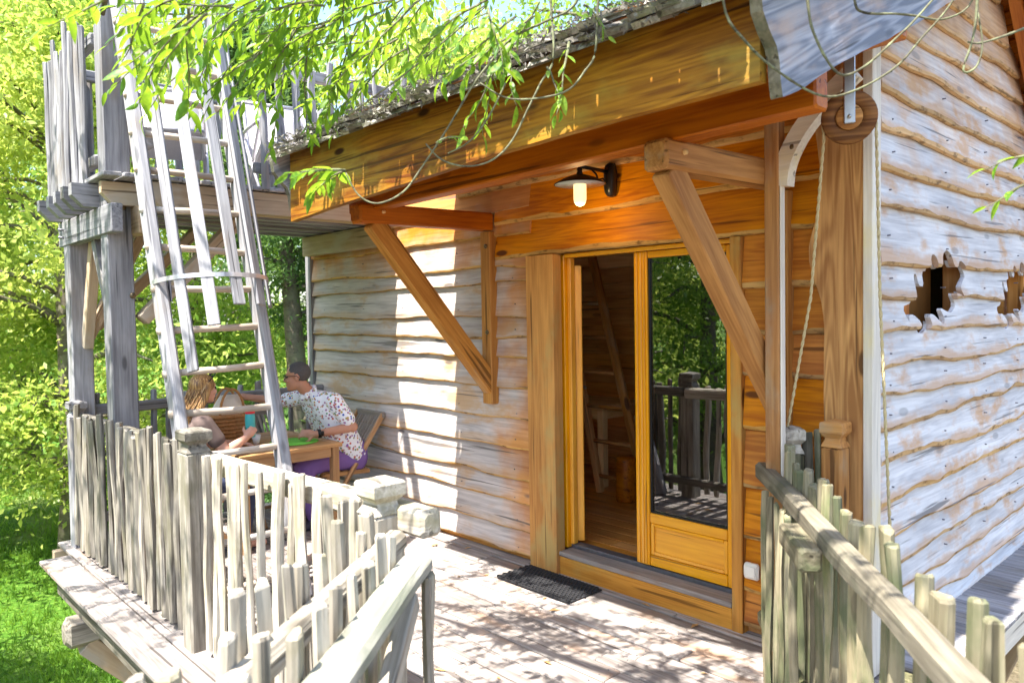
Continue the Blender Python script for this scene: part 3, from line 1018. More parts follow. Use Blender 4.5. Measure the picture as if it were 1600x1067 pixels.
# ---------------- door
JX0, JX1 = -3.757, -3.500
j = box('door_jamb', (JX0, 3.615, 0.0), (JX1, 3.70, 2.142), 'jamb', cabin)
box('door_jamb', (-2.196, 3.632, 0.0), (-2.132, 3.70, 2.142), 'jamb', cabin)
st = box('door_step', (-3.497, 3.64, 0.0), (-2.199, 3.70, 0.122), 'jamb', cabin)
box('tread', (-3.497, 3.634, 0.124), (-2.199, 3.76, 0.155), 'deck', st)
box('door_sill', (-3.60, 3.765, 0.10), (-2.12, 3.84, 0.178), 'darksteel', st)
df = box('door', (-3.583, 3.725, 0.157), (-3.475, 3.80, 2.14), 'door', cabin)
df['label'] = "double glazed door in varnished orange pine, left leaf open inward"
box('frame_rebate', (-3.474, 3.755, 0.18), (-3.445, 3.80, 2.116), 'door', df)
box('frame_head', (-3.473, 3.725, 2.118), (-2.10, 3.80, 2.145), 'door', df)
box('frame_side', (-2.225, 3.725, 0.157), (-2.08, 3.80, 2.116), 'door', df)
lf = box('door_leaf', (-2.90, 3.74, 0.19), (-2.802, 3.795, 2.114), 'door', df)   # meeting stile of the closed leaf
for xx in (-2.875, -2.845, -2.822):
    box('bead', (xx - 0.006, 3.733, 0.195), (xx + 0.006, 3.739, 2.11), 'door', df)
box('leaf_stile', (-2.262, 3.745, 0.19), (-2.228, 3.795, 2.114), 'door', df)
box('leaf_top_rail', (-2.80, 3.745, 2.075), (-2.264, 3.795, 2.114), 'door', df)
box('leaf_mid_rail', (-2.80, 3.745, 0.455), (-2.264, 3.795, 0.515), 'door', df)
box('leaf_bottom_rail', (-2.80, 3.745, 0.19), (-2.264, 3.795, 0.255), 'door', df)
box('leaf_panel', (-2.80, 3.762, 0.257), (-2.264, 3.785, 0.453), 'door', df)
for (a, b) in (((-2.798, 3.75, 0.258), (-2.775, 3.761, 0.452)), ((-2.29, 3.75, 0.258), (-2.266, 3.761, 0.452)),
               ((-2.774, 3.75, 0.258), (-2.291, 3.761, 0.278)), ((-2.774, 3.75, 0.432), (-2.291, 3.761, 0.452))):
    box('panel_moulding', a, b, 'door', df)
g = box('glass_pane', (-2.80, 3.768, 0.517), (-2.264, 3.776, 2.073), 'glass', df, c=0.0005)
for (a, b) in (((-2.80, 3.752, 0.517), (-2.792, 3.767, 2.073)), ((-2.272, 3.752, 0.517), (-2.264, 3.767, 2.073)), ((-2.79, 3.752, 0.517), (-2.274, 3.767, 0.525))):
    box('glazing_seal', a, b, 'black', df, 0.001)
# open leaf, swung inward along the left side
h0 = Vector((-3.44, 3.825, 0)); hd = Vector((-0.445, 0.425, 0)).normalized(); hn = Vector((hd.y, -hd.x, 0))
def lp(u, o_, z_):
    return h0 + hd * u + hn * o_ + Vector((0, 0, z_))
bar('leaf_stile', lp(0.04, 0, 0.19), lp(0.04, 0, 2.07), 0.08, 0.05, 'door', df, up=hn)
bar('leaf_stile', lp(0.575, 0, 0.19), lp(0.575, 0, 2.07), 0.08, 0.05, 'door', df, up=hn)
bar('leaf_bottom_rail', lp(0.082, 0, 0.32), lp(0.533, 0, 0.32), 0.046, 0.26, 'door', df)
bar('leaf_top_rail', lp(0.082, 0, 2.03), lp(0.533, 0, 2.03), 0.046, 0.08, 'door', df)
bar('glass_pane', lp(0.082, 0, 1.22), lp(0.533, 0, 1.22), 0.008, 1.53, 'glass', df, c=0.0005)
bar('handle_plate', lp(0.585, 0.029, 1.02), lp(0.585, 0.029, 1.27), 0.03, 0.006, 'steel', df, up=hn)
tube('handle', [lp(0.585, 0.03, 1.19), lp(0.585, 0.075, 1.19), lp(0.57, 0.08, 1.19), lp(0.49, 0.08, 1.19)], 0.009, 'steel', df)

df.location.x -= 0.025

# ---------------- inside
fl = box('floor', (-6.72, 3.802, 0.0), (-1.58, 6.298, 0.12), 'panel', cabin)
for i in range(18):
    y = 3.845 + i * 0.137
    k = rn.uniform(-5.5, -2.5)
    box('floor_board', (-6.70, y, 0.122), (k, y + 0.134, 0.15), 'floor', fl, 0.002)
    box('floor_board', (k + 0.002, y, 0.122), (-1.60, y + 0.134, 0.15), 'floor', fl, 0.002)
ce = box('ceiling', (-6.74, 3.80, 2.66), (-1.58, 6.30, 2.70), 'panel', cabin)
pt = box('partition', (-5.45, 5.98, 0.15), (-4.28, 6.02, 2.65), 'panel', cabin)
for i in range(17):
    box('lining_board', (-5.45, 5.960, 0.16 + i * 0.146), (-4.28, 5.978, 0.16 + i * 0.146 + 0.142), 'panel', pt)
box('unlit_room_sheet', (-4.27, 6.10, 0.15), (-1.7, 6.14, 2.65), 'dark', cabin)  # near-black sheet standing in for the unlit next room
box('mezzanine_beam', (-5.35, 5.15, 2.14), (-3.2, 5.27, 2.25), 'pinelight', cabin)

# ---------------- things hung on the cabin
lamp = thing('wall_lamp', (-3.0, 3.66, 2.56), "lit black barn-style wall lamp with saucer shade above the door", "lamp")
rings = []
for d, s in ((0, 1.0), (0.03, 1.0), (0.05, 0.86), (0.058, 0.6)):
    rg = []
    for k in range(16):
        a = 2 * math.pi * k / 16
        px = 0.036 * math.copysign(abs(math.cos(a)) ** 0.6, math.cos(a)) * s
        pz = 0.105 * math.copysign(abs(math.sin(a)) ** 0.75, math.sin(a)) * s
        rg.append((px, -d, pz))
    rings.append(rg)
v, f = loft(rings)
put('back_plate', fixn(mesh_from('back_plate', v, f)), 'black', lamp, Matrix.Translation((-2.995, 3.635, 2.555)), True)
tube('arm', [(-2.995, 3.585, 2.60), (-2.995, 3.50, 2.602), (-2.995, 3.34, 2.604)], 0.011, 'black', lamp)
tube('scroll', [(-2.995, 3.58, 2.53), (-2.995, 3.54, 2.555), (-2.995, 3.50, 2.545), (-2.995, 3.48, 2.575), (-2.995, 3.44, 2.598)], 0.006, 'black', lamp, 6)
lathe('stem', [(0.012, 0.10), (0.012, 0.05), (0.016, 0.045), (0.014, 0.03), (0.026, 0.0)], 'black', lamp, (-2.995, 3.335, 2.545))
sh = lathe('lamp_shade', [(0.026, 0.030), (0.045, 0.026), (0.10, 0.006), (0.150, -0.022), (0.153, -0.026), (0.149, -0.024)], 'black', lamp, (-2.995, 3.335, 2.525), 32)
lathe('shade_lining', [(0.146, -0.0245), (0.10, 0.001), (0.05, 0.016), (0.02, 0.018)], 'whiteen', sh, (-2.995, 3.335, 2.5225), 32)
gl_ = lathe('lamp_glass', [(0.036, 0.075), (0.038, 0.05), (0.038, -0.03), (0.034, -0.052), (0.022, -0.066), (0.008, -0.071)], 'lampglass', lamp, (-2.995, 3.335, 2.445), 20)
pl = bpy.data.lights.new('lamp_light', 'POINT'); pl.energy = 1.6; pl.color = (1.0, 0.66, 0.3); pl.shadow_soft_size = 0.03
plo = bpy.data.objects.new('lamp_light', pl); COL.objects.link(plo); plo.parent = lamp; plo.location = (0.005, -0.325, -0.20)

sw = box('light_switch', (-2.118, 3.615, 0.318), (-2.030, 3.650, 0.404), 'plastic', None, 0.010)
tag(sw, "small ivory outdoor switch box low on the boards right of the door", "switch")
ro = box('rocker', (-2.104, 3.608, 0.334), (-2.044, 3.6145, 0.390), 'plastic', sw, 0.004)

mat = box('doormat', (-3.74, 3.29, 0.003), (-3.09, 3.60, 0.010), 'rubber', None, 0.002)
tag(mat, "black rubber honeycomb doormat in front of the step", "doormat")
parts = []
hexr = 0.017
ny = 0
y = 3.30
while y < 3.595:
    x = -3.73 + (hexr * 0.87 if ny % 2 else 0)
    while x < -3.095:
        ri = [[(x + math.cos(k * 1.0472 + .52) * r, y + math.sin(k * 1.0472 + .52) * r, z) for k in range(6)] for r, z in ((0.0165, 0.009), (0.0165, 0.020), (0.0125, 0.020), (0.0125, 0.009))]
        parts.append(loft(ri, False))
        x += hexr * 1.74
    y += hexr * 1.5
    ny += 1
v, f = merge(parts)
o = put('honeycomb', mesh_from('honeycomb', v, f), 'rubber', mat)
o['kind'] = 'stuff'

# pulley wheel and rope
PC = Vector((-1.415, 3.30, 2.565))
pn = Vector((0.44, -0.90, -0.10)).normalized()
pul = thing('pulley', PC, "round wooden pulley wheel hanging at the cabin corner", "pulley")
lathe('wheel', [(0.028, -0.026), (0.108, -0.026), (0.112, -0.02), (0.098, -0.008), (0.098, 0.008), (0.112, 0.02), (0.108, 0.026), (0.062, 0.026), (0.056, 0.016), (0.028, 0.016)], 'wheel', pul, PC, 36, pn)
lathe('hub', [(0.001, 0.017), (0.054, 0.017), (0.054, 0.024), (0.048, 0.028), (0.001, 0.028)], 'slab', pul, PC, 28, pn)
side = Vector((0, 0, 1)).cross(pn).normalized()
hb = PC + pn * 0.036
bar('hanger', hb + Vector((0, 0, -0.03)), hb + Vector((0, 0, 0.30)), 0.045, 0.012, 'steel', pul, pn)
bar('hanger', PC - pn * 0.036 + Vector((0, 0, -0.03)), PC - pn * 0.036 + Vector((0, 0, 0.30)), 0.045, 0.012, 'steel', pul, pn)
tube('axle', [PC - pn * 0.05, PC + pn * 0.055], 0.008, 'steel', pul)
bar('pulley_beam', PC + Vector((-0.32, 0.07, 0.36)), PC + Vector((0.10, -0.04, 0.36)), 0.09, 0.10, 'beamred', pul)
def rope_mesh(pts, r=0.0075):
    # two-strand twist
    pts = [Vector(p) for p in pts]
    dense = []
    for a, b in zip(pts[:-1], pts[1:]):
        n = max(1, int((b - a).length / 0.012))
        dense += [a.lerp(b, i / n) for i in range(n)]
    dense.append(pts[-1])
    parts = []
    for ph in (0, math.pi):
        q = []
        for i, p in enumerate(dense):
            d = (dense[min(i + 1, len(dense) - 1)] - dense[max(0, i - 1)]).normalized()
            a = d.cross(Vector((0.3, 1, 0.1))).normalized(); b = d.cross(a)
            q.append(p + (a * math.cos(i * 0.9 + ph) + b * math.sin(i * 0.9 + ph)) * r * 0.42)
        parts.append(tube_verts(q, r * 0.62, 5))
    return merge(parts)
rp = []
for k in range(13):
    a = math.pi * k / 12
    rp.append(PC + side * math.cos(a) * 0.104 + Vector((0, 0, 1)) * math.sin(a) * 0.104)
rp = [Vector((-1.245, 3.32, 0.62)), Vector((-1.30, 3.335, 1.8)), PC + side * 0.107 + Vector((0, 0, -0.12))] + rp + [PC - side * 0.10 + Vector((0, 0, -0.08)), Vector((-1.63, 3.39, 1.80)), Vector((-1.795, 3.47, 1.13))]
v, f = rope_mesh(rp)
o = put('rope', mesh_from('rope', v, f), 'rope', None, None, True)
tag(o, "hemp rope running over the pulley wheel and down past the corner", "rope")

# ledge boards along the gable
lg = bar('side_walkway', (-1.16, 3.72, -0.02), (-1.16, 7.2, -0.02), 0.05, 0.14, 'trim', None)
tag(lg, "narrow blue-grey slatted ledge along the foot of the gable wall", "walkway")
for i in range(24):
    y = 3.74 + i * 0.145
    bar('plank', (-1.44, y, 0.075), (-1.12, y + rn.uniform(-.004, .004), 0.07), 0.132, 0.03, 'terrace', lg)
for y in (4.2, 5.4, 6.6):
    bar('bearer', (-1.45, y, -0.02), (-1.19, y, -0.02), 0.08, 0.12, 'joist', lg)
    bar('strut', (-1.42, y, -0.7), (-1.19, y, -0.09), 0.07, 0.07, 'joist', lg)

# ------------------------------------------------------------------ deck
deck = bar('deck', (-6.30, 1.29, -0.135), (-1.32, 1.29, -0.135), 0.06, 0.20, 'picket')
deck['kind'] = 'structure'
deck['label'] = "weathered plank deck in front of the cabin"
rd = random.Random(5)
bar('plank', (-6.42, 1.275, -0.016), (-4.9, 1.275, -0.016), 0.20, 0.032, 'deck', deck, wob=0.004, segs=4)
bar('plank', (-4.895, 1.275, -0.016), (-1.35, 1.275, -0.016), 0.20, 0.032, 'deck', deck, wob=0.004, segs=4)
y = 1.385
while y < 3.62:
    w = 0.136
    cuts = sorted([rd.uniform(-6.2, -5.0), rd.uniform(-4.4, -2.2)])
    xs = [-6.85] + cuts + [-1.36]
    for a, b in zip(xs[:-1], xs[1:]):
        dz = rd.uniform(-0.002, 0.002)
        bar('plank', (a + 0.002, y + w / 2, -0.016 + dz), (b - 0.002, y + w / 2 + rd.uniform(-.002, .002), -0.016 + dz), w, 0.032, 'deck', deck, c=0.006)
    y += w + 0.011
bar('plank', (-6.85, 3.662, -0.012), (-1.5, 3.662, -0.012), 0.075, 0.032, 'deck', deck)
for x in (-6.75, -5.6, -4.5, -3.4, -2.4, -1.6):
    bar('joist', (x, 1.33, -0.135), (x, 3.68, -0.135), 0.07, 0.20, 'joist', deck)
for x in (-5.72, -3.1):
    bar('bearer', (x, 1.17, -0.335), (x, 3.7, -0.335), 0.16, 0.19, 'picket', deck, c=0.03)
    bar('strut', (x, 1.30, -0.43), (x + 0.25, 3.6, -2.9), 0.13, 0.13, 'joist', deck)
for x, y_ in ((-6.15, 3.72), (-3.1, 3.72), (-1.7, 3.72)):
    bar('pile', (x, y_, -3.4), (x, y_, -0.43), 0.24, 0.24, 'bark', deck, up=(0, 1, 0), c=0.06)

rl_ = random.Random(77)
lv = []
for i in range(45):
    x_, y_ = rl_.uniform(-6.0, -1.7), rl_.uniform(1.6, 3.6)
    a_ = rl_.uniform(0, 6.3); L_ = rl_.uniform(0.018, 0.045)
    d_ = Vector((math.cos(a_), math.sin(a_), 0)); n_ = Vector((-d_.y, d_.x, 0))
    c_ = Vector((x_, y_, 0.004))
    lv.append(([tuple(c_ - d_ * L_), tuple(c_ + n_ * L_ * 0.35 + Vector((0, 0, 0.006))), tuple(c_ + d_ * L_), tuple(c_ - n_ * L_ * 0.35 + Vector((0, 0, 0.005)))], [(0, 1, 2, 3)]))
v, f = merge(lv)
o = put('fallen_leaves', mesh_from('fallen_leaves', v, f), 'edge', deck)
o['kind'] = 'stuff'
sv = []
for yy_ in [1.385 + k_ * 0.147 + 0.068 for k_ in range(15)]:
    for xx_ in (-6.75, -5.6, -4.5, -3.4, -2.4, -1.6):
        for dx_ in (-0.035, 0.035):
            sv.append(loft([[(xx_ + 0.02 + math.cos(q_ * 1.0472) * 0.004, yy_ + dx_ + math.sin(q_ * 1.0472) * 0.004, z_) for q_ in range(6)] for z_ in (-0.004, 0.0025)]))
v, f = merge(sv)
o = put('deck_screws', mesh_from('deck_screws', v, f), 'darksteel', deck)
o['kind'] = 'stuff'

# walkway that brings you to the deck
DW = Vector((-0.62, 0.785, 0)).normalized()
NW = Vector((DW.y, -DW.x, 0))       # to the right
wk = bar('walkway', DW * -4 - NW * 0.62 + Vector((0, 0, -0.17)), DW * 3.3 - NW * 0.62 + Vector((0, 0, -0.17)), 0.06, 0.16, 'joist')
wk['kind'] = 'structure'
wk['label'] = "plank walkway leading up to the deck"
bar('joist', DW * -4 + NW * 0.62 + Vector((0, 0, -0.17)), DW * 3.3 + NW * 0.62 + Vector((0, 0, -0.17)), 0.06, 0.16, 'joist', wk)
s = -4.0
while s < 3.4:
    c = DW * s + Vector((0, 0, -0.065))
    bar('plank', c - NW * 0.74, c + NW * 0.78, 0.136, 0.032, 'deck', wk)
    s += 0.146

# ------------------------------------------------------------------ fences
def post(par, x, y, z0, z1, w, mat, capmat=None, turn=0.0):
    """square post with a neck and a faceted cap"""
    capmat = capmat or mat
    a = Vector((math.cos(turn), math.sin(turn), 0))
    p = bar('post', (x, y, z0), (x, y, z1 - 0.13), w, w, mat, par, up=(-a.y, a.x, 0), c=0.010, segs=4, wob=0.002)
    prof = [(0.94, z1 - 0.13), (0.98, z1 - 0.128), (0.72, z1 - 0.10), (0.68, z1 - 0.088), (1.06, z1 - 0.062), (1.06, z1 - 0.022), (0.98, z1 - 0.014), (0.10, z1), (0.05, z1 + 0.001)]
    rings = []
    for k, z in prof:
        h = w / 2 * k
        rings.append([(sx * h, sy * h, z - z1) for sx, sy in ((-1, -1), (1, -1), (1, 1), (-1, 1))])
    v, f = loft(rings)
    put('cap', fixn(mesh_from('cap', v, f)), capmat, p, Matrix.Translation((x, y, z1)) @ Matrix.Rotation(turn, 4, 'Z'))
    return p

rf = random.Random(21)
# long fence on the outer deck edge
fen = thing('stake_fence', (-4.4, 1.45, 0), "long grey split-stake fence along the outer deck edge with capped posts", "fence")
post(fen, -4.09, 1.475, -0.28, 1.18, 0.135, 'picket')
post(fen, -2.30, 1.475, -0.28, 1.18, 0.125, 'sunlit')
post(fen, -6.62, 1.50, -0.28, 1.14, 0.12, 'terrace')
bar('rail', (-6.62, 1.55, 0.985), (-4.10, 1.55, 0.995), 0.07, 0.085, 'picket', fen, wob=0.006, segs=6, c=0.012)
bar('rail', (-4.08, 1.55, 0.985), (-2.09, 1.55, 1.035), 0.09, 0.095, 'sunlit', fen, wob=0.006, segs=6, c=0.014)
bar('rail', (-6.62, 1.55, 0.16), (-2.3, 1.55, 0.16), 0.06, 0.07, 'picket', fen, wob=0.006, segs=6, c=0.012)
x = -6.56
while x < -2.38:
    if abs(x + 4.09) > 0.10:
        w = rf.uniform(0.050, 0.095)
        h = rf.uniform(1.02, 1.13) if x < -4.1 else rf.uniform(1.02, 1.10)
        yy = 1.465 + rf.uniform(-0.012, 0.008)
        stake('picket', (x, yy, rf.uniform(0.015, 0.05)), (x + rf.gauss(0, 0.026), yy + rf.gauss(0, 0.006), h), w, rf.uniform(0.035, 0.05), 'picket' if x < -4.15 else 'sunlit', fen, (0, -1, 0), rnd=rf)
    x += rf.uniform(0.072, 0.108) if x < -4.1 else rf.uniform(0.095, 0.135)

# fence at the far end of the deck
fe2 = thing('end_fence', (-6.72, 2.6, 0), "shaded stake fence at the far end of the deck behind the diners", "fence")
bar('rail', (-6.68, 1.58, 1.045), (-6.68, 3.66, 1.055), 0.06, 0.085, 'terrace', fe2, wob=0.005, segs=5, c=0.012)
bar('rail', (-6.68, 1.58, 0.18), (-6.68, 3.66, 0.18), 0.06, 0.07, 'terrace', fe2, wob=0.005, segs=5)
y = 1.66
while y < 3.62:
    stake('picket', (-6.735, y, 0.02), (-6.735, y + rf.gauss(0, .012), rf.uniform(1.08, 1.17)), rf.uniform(.055, .075), 0.045, 'terrace', fe2, (1, 0, 0), rnd=rf)
    y += rf.uniform(0.13, 0.17)

# walkway fence on the left
fl_ = thing('walkway_fence', (-1.9, 0.9, 0), "sunlit stake fence on the left of the walkway, cut by the frame bottom", "fence")
a0 = Vector((-2.22, 1.49, 0)); d0 = Vector((0.60, -0.80, 0)).normalized(); n0 = Vector((-d0.y, d0.x, 0)) * -1   # outward left
bar('rail', a0 + Vector((0, 0, 0.965)), a0 + d0 * 2.9 + Vector((0, 0, 0.935)), 0.075, 0.075, 'sunlit', fl_, wob=0.008, segs=8, c=0.018)
bar('rail', a0 + Vector((0, 0, 0.2)), a0 + d0 * 2.9 + Vector((0, 0, 0.2)), 0.07, 0.07, 'sunlit', fl_, wob=0.008, segs=8, c=0.015)
s = 0.12
while s < 2.85:
    p = a0 + d0 * s + n0 * 0.062
    h = rf.uniform(1.04, 1.13)
    stake('picket', p, p + Vector((rf.gauss(0, .01), rf.gauss(0, .01), h)), rf.uniform(.05, .066), 0.045, 'sunlit', fl_, (n0.x, n0.y, 0), rnd=rf)
    s += rf.uniform(0.105, 0.13)

# gate standing open along that fence
gt = thing('gate', (-1.7, 1.1, 0), "open stake gate with a flat weathered top rail beside the deck entrance", "gate")
g0 = Vector((-2.02, 1.435, 0)); gd = Vector((0.645, -0.765, 0)).normalized(); gn = Vector((gd.y, -gd.x, 0))
bar('rail', g0 + Vector((0, 0, 0.945)), g0 + gd * 1.25 + Vector((0, 0, 0.935)), 0.105, 0.06, 'mossrail2', gt, wob=0.006, segs=6, c=0.016)
bar('rail', g0 + Vector((0, 0, 0.2)), g0 + gd * 1.25 + Vector((0, 0, 0.2)), 0.06, 0.08, 'sunlit', gt, segs=4, c=0.012)
bar('gate_brace', g0 + gd * 0.1 + Vector((0, 0, 0.86)) + gn * 0.0, g0 + gd * 1.15 + Vector((0, 0, 0.26)), 0.05, 0.07, 'sunlit', gt)
s = 0.05
k = 0
while s < 1.22:
    sd = 1 if k % 3 else -1
    p = g0 + gd * s + gn * 0.072
    stake('picket', p + Vector((0, 0, 0.05)), p + Vector((0, 0, rf.uniform(1.03, 1.11))), rf.uniform(.05, .066), 0.042, 'sunlit', gt, (gn.x, gn.y, 0), rnd=rf)
    s += rf.uniform(0.115, 0.14)
    k += 1
for s in (0.03, 0.09):
    p = g0 + gd * s - gn * 0.045
    stake('picket', p + Vector((0, 0, 0.05)), p + Vector((0, 0, 0.915)), 0.055, 0.036, 'sunlit', gt, (gn.x, gn.y, 0), rnd=rf)

# fence on the right of the walkway
fr_ = thing('mossy_fence', (-1.2, 2.6, 0), "green mossy stake fence in the right foreground running from the cabin corner", "fence")
b0 = Vector((-1.935, 3.50, 0)); bd = Vector((0.638, -0.770, 0)).normalized(); bn = Vector((-bd.y, bd.x, 0))   # outward right
post(fr_, -1.775, 3.485, -0.05, 1.185, 0.105, 'mossy', 'picket', math.atan2(bd.y, bd.x))
bar('rail', b0 + Vector((0, 0, 0.945)), b0 + bd * 3.6 + Vector((0, 0, 0.93)), 0.072, 0.088, 'mossrail', fr_, wob=0.01, segs=12, c=0.016)
bar('rail', b0 + Vector((0, 0, 0.2)), b0 + bd * 3.6 + Vector((0, 0, 0.2)), 0.06, 0.07, 'mossy', fr_, wob=0.008, segs=8, c=0.014)
bar('rail', b0 + bd * 0.93 - bn * 0.078 + Vector((0, 0, 0.89)), b0 + bd * 1.25 - bn * 0.078 + Vector((0, 0, 0.885)), 0.08, 0.085, 'mossy', fr_, c=0.01)
bar('rail_block', b0 + Vector((0.02, 0.05, 1.02)) - bd * 0.02, b0 + Vector((0.02, 0.05, 1.02)) + bd * 0.05, 0.05, 0.09, 'picket', fr_)
s = 0.28
while s < 3.4:
    p = b0 + bd * s + bn * 0.058
    stake('picket', p + Vector((0, 0, -0.05)), p + Vector((rf.gauss(0, .008), rf.gauss(0, .008), rf.uniform(1.03, 1.085) if s > 0.5 else rf.uniform(1.06, 1.12))), rf.uniform(.058, .074), 0.05,
          'mossy', fr_, (bn.x, bn.y, 0), rnd=rf)
    s += rf.uniform(0.088, 0.112) if s < 1.0 else rf.uniform(0.11, 0.15)
s = 0.31
while s < 0.92:
    p = b0 + bd * s - bn * 0.05
    stake('picket', p + Vector((0, 0, -0.03)), p + Vector((0, 0, 0.905)), rf.uniform(.05, .062), 0.034, 'mossy', fr_, (bn.x, bn.y, 0), rnd=rf)
    s += rf.uniform(0.10, 0.13)

nw = thing('newel_post', (-1.60, 3.52, 0), "brown capped newel post against the wavy corner slab", "post")
post(nw, -1.565, 3.50, 0.0, 1.235, 0.10, 'brace', 'brace')
sf = thing('short_fence', (-1.69, 3.52, 0), "two grey-green stakes between the capped posts at the cabin corner", "fence")
stake('picket', (-1.715, 3.545, 0), (-1.715, 3.545, 1.145), 0.072, 0.04, 'mossrail', sf, rnd=rf)
stake('picket', (-1.665, 3.555, 0), (-1.668, 3.555, 1.165), 0.045, 0.035, 'mossy', sf, rnd=rf)

# ------------------------------------------------------------------ roof terrace
ter = thing('roof_terrace', (-6.0, 3.0, 0), "raised timber terrace on posts above the dining end of the deck", "terrace")
TZ = 2.745
def tpost(x, y, z0, z1, w, d):
    p = bar('post', (x, y, z0), (x, y, z1), w, d, 'terrace', ter, up=(0, 1, 0), c=0.008, segs=6, wob=0.003)
    return p
pa = tpost(-5.68, 1.575, -0.3, 4.35, 0.15, 0.165)
pb = tpost(-6.68, 1.56, -0.3, 3.74, 0.15, 0.15)
tpost(-6.66, 3.72, 2.70, 3.75, 0.10, 0.10)
for z in (2.60, 2.52):
    bolt(pa, (-5.602, 1.60, z), (1, 0, 0), 0.02)
bolt(pa, (-5.602, 1.64, 1.92), (1, 0, 0), 0.02)
# main beam along X between the posts, and one against the wall
bar('beam', (-6.86, 1.515, 2.43), (-5.44, 1.515, 2.43), 0.075, 0.19, 'ladder', ter, c=0.006)
bar('beam', (-6.86, 1.685, 2.43), (-5.44, 1.685, 2.43), 0.075, 0.19, 'joist', ter, c=0.006)
bar('beam', (-6.8, 3.58, 2.43), (-5.40, 3.58, 2.43), 0.08, 0.18, 'joist', ter)
for z in (2.46, 2.40):
    tube('steel_peg', [(-6.70, 1.44, z), (-6.70, 1.50, z)], 0.01, 'darksteel', ter)
def joist(x, w=0.085, h=0.155, y0=1.36, y1=3.66, zc=2.605, mat='joist'):
    """joist along Y with a bevelled nose facing the camera"""
    L = y1 - y0
    prof = [(-L / 2, h / 2), (-L / 2, -h / 2 + 0.075), (-L / 2 + 0.07, -h / 2), (L / 2, -h / 2), (L / 2, h / 2)]
    v = [(px, s * w / 2, pz) for s in (-1, 1) for px, pz in prof]
    n = len(prof)
    f = [tuple(range(n)), tuple(range(2 * n - 1, n - 1, -1))] + [(i, i + n, (i + 1) % n + n, (i + 1) % n) for i in range(n)]
    mw, _ = frame((x, y0, zc), (x, y1, zc))
    return put('joist', fixn(mesh_from('joist', v, f)), mat, ter, mw)
for x in (-6.78, -6.52, -6.26, -6.00, -5.80):
    joist(x, y0=1.33 + rd.uniform(-.02, .02), mat='terrace')
joist(-5.43, 0.07, 0.16, 1.70, 3.66, 2.60)
joist(-5.56, 0.06, 0.15, 1.45, 3.66, 2.60)
y = 1.42
while y < 5.9:
    bar('floor_board', (-6.86, y + 0.06, TZ - 0.04), (-5.37 + rd.uniform(-.015, .015), y + 0.06, TZ - 0.04), 0.115, 0.03, 'terrace', ter)
    y += 0.125
# diagonal braces
bar('diagonal_brace', (-5.68, 1.56, 1.62), (-6.10, 1.56, 2.34), 0.07, 0.09, 'terrace', ter)
bar('diagonal_brace', (-6.62, 1.60, 1.62), (-6.62, 1.60 + 0.45, 2.50), 0.08, 0.10, 'joist', ter, up=(1, 0, 0))
bar('diagonal_brace', (-6.60, 1.59, 1.55), (-6.28, 1.59, 2.34), 0.07, 0.09, 'joist', ter)
bar('diagonal_brace', (-5.63, 1.70, 1.75), (-5.63, 2.45, 2.53), 0.085, 0.12, 'joist', ter, up=(1, 0, 0))
bar('diagonal_brace', (-6.66, 1.66, 1.70), (-6.66, 2.50, 2.53), 0.08, 0.12, 'joist', ter, up=(1, 0, 0))
# railings
def railing(p0, p1, name_mat, gap=(0.10, 0.14), z=3.68, hs=(3.78, 3.98), side=0.05, skip=None):
    p0, p1 = Vector(p0), Vector(p1)
    d = (p1 - p0).normalized(); n = Vector((-d.y, d.x, 0)) * side
    r = bar('railing', p0 + Vector((0, 0, z)), p1 + Vector((0, 0, z)), 0.06, 0.085, name_mat, ter, c=0.008)
    bar('rail', p0 + Vector((0, 0, 2.86)), p1 + Vector((0, 0, 2.86)), 0.06, 0.075, name_mat, r, c=0.008)
    s = 0.06
    L = (p1 - p0).length
    while s < L:
        q = p0 + d * s + n
        stake('picket', q + Vector((0, 0, 2.70)), q + Vector((rf.gauss(0, .008), rf.gauss(0, .008), rf.uniform(*hs))), rf.uniform(.055, .08), 0.045, name_mat, r, (n.x, n.y, 0), rnd=rf)
        s += rf.uniform(*gap)
    return r
railing((-6.95, 1.50, -0.01), (-5.76, 1.50, -0.01), 'terrace', (0.10, 0.125), 3.68, (3.74, 3.95), -0.06)       # front
railing((-6.70, 1.50, 0.01), (-6.70, 5.9, 0.01), 'terrace', (0.14, 0.18), 3.67, (3.66, 3.73), 0.05)            # far side
railing((-5.42, 2.45, 0.0), (-5.42, 5.9, 0.0), 'terrace', (0.12, 0.16), 3.62, (3.60, 3.82), -0.05)             # near side
railing((-6.70, 5.92, 0.02), (-5.42, 5.92, 0.02), 'terrace', (0.13, 0.17), 3.66, (3.66, 3.8), 0.05)
bar('stub_rail', (-5.62, 1.72, 3.98), (-5.62, 1.74, 4.25), 0.07, 0.07, 'joist', ter)
bar('stub_rail', (-5.75, 1.76, 2.98), (-5.50, 1.76, 2.98), 0.075, 0.085, 'terrace', ter)

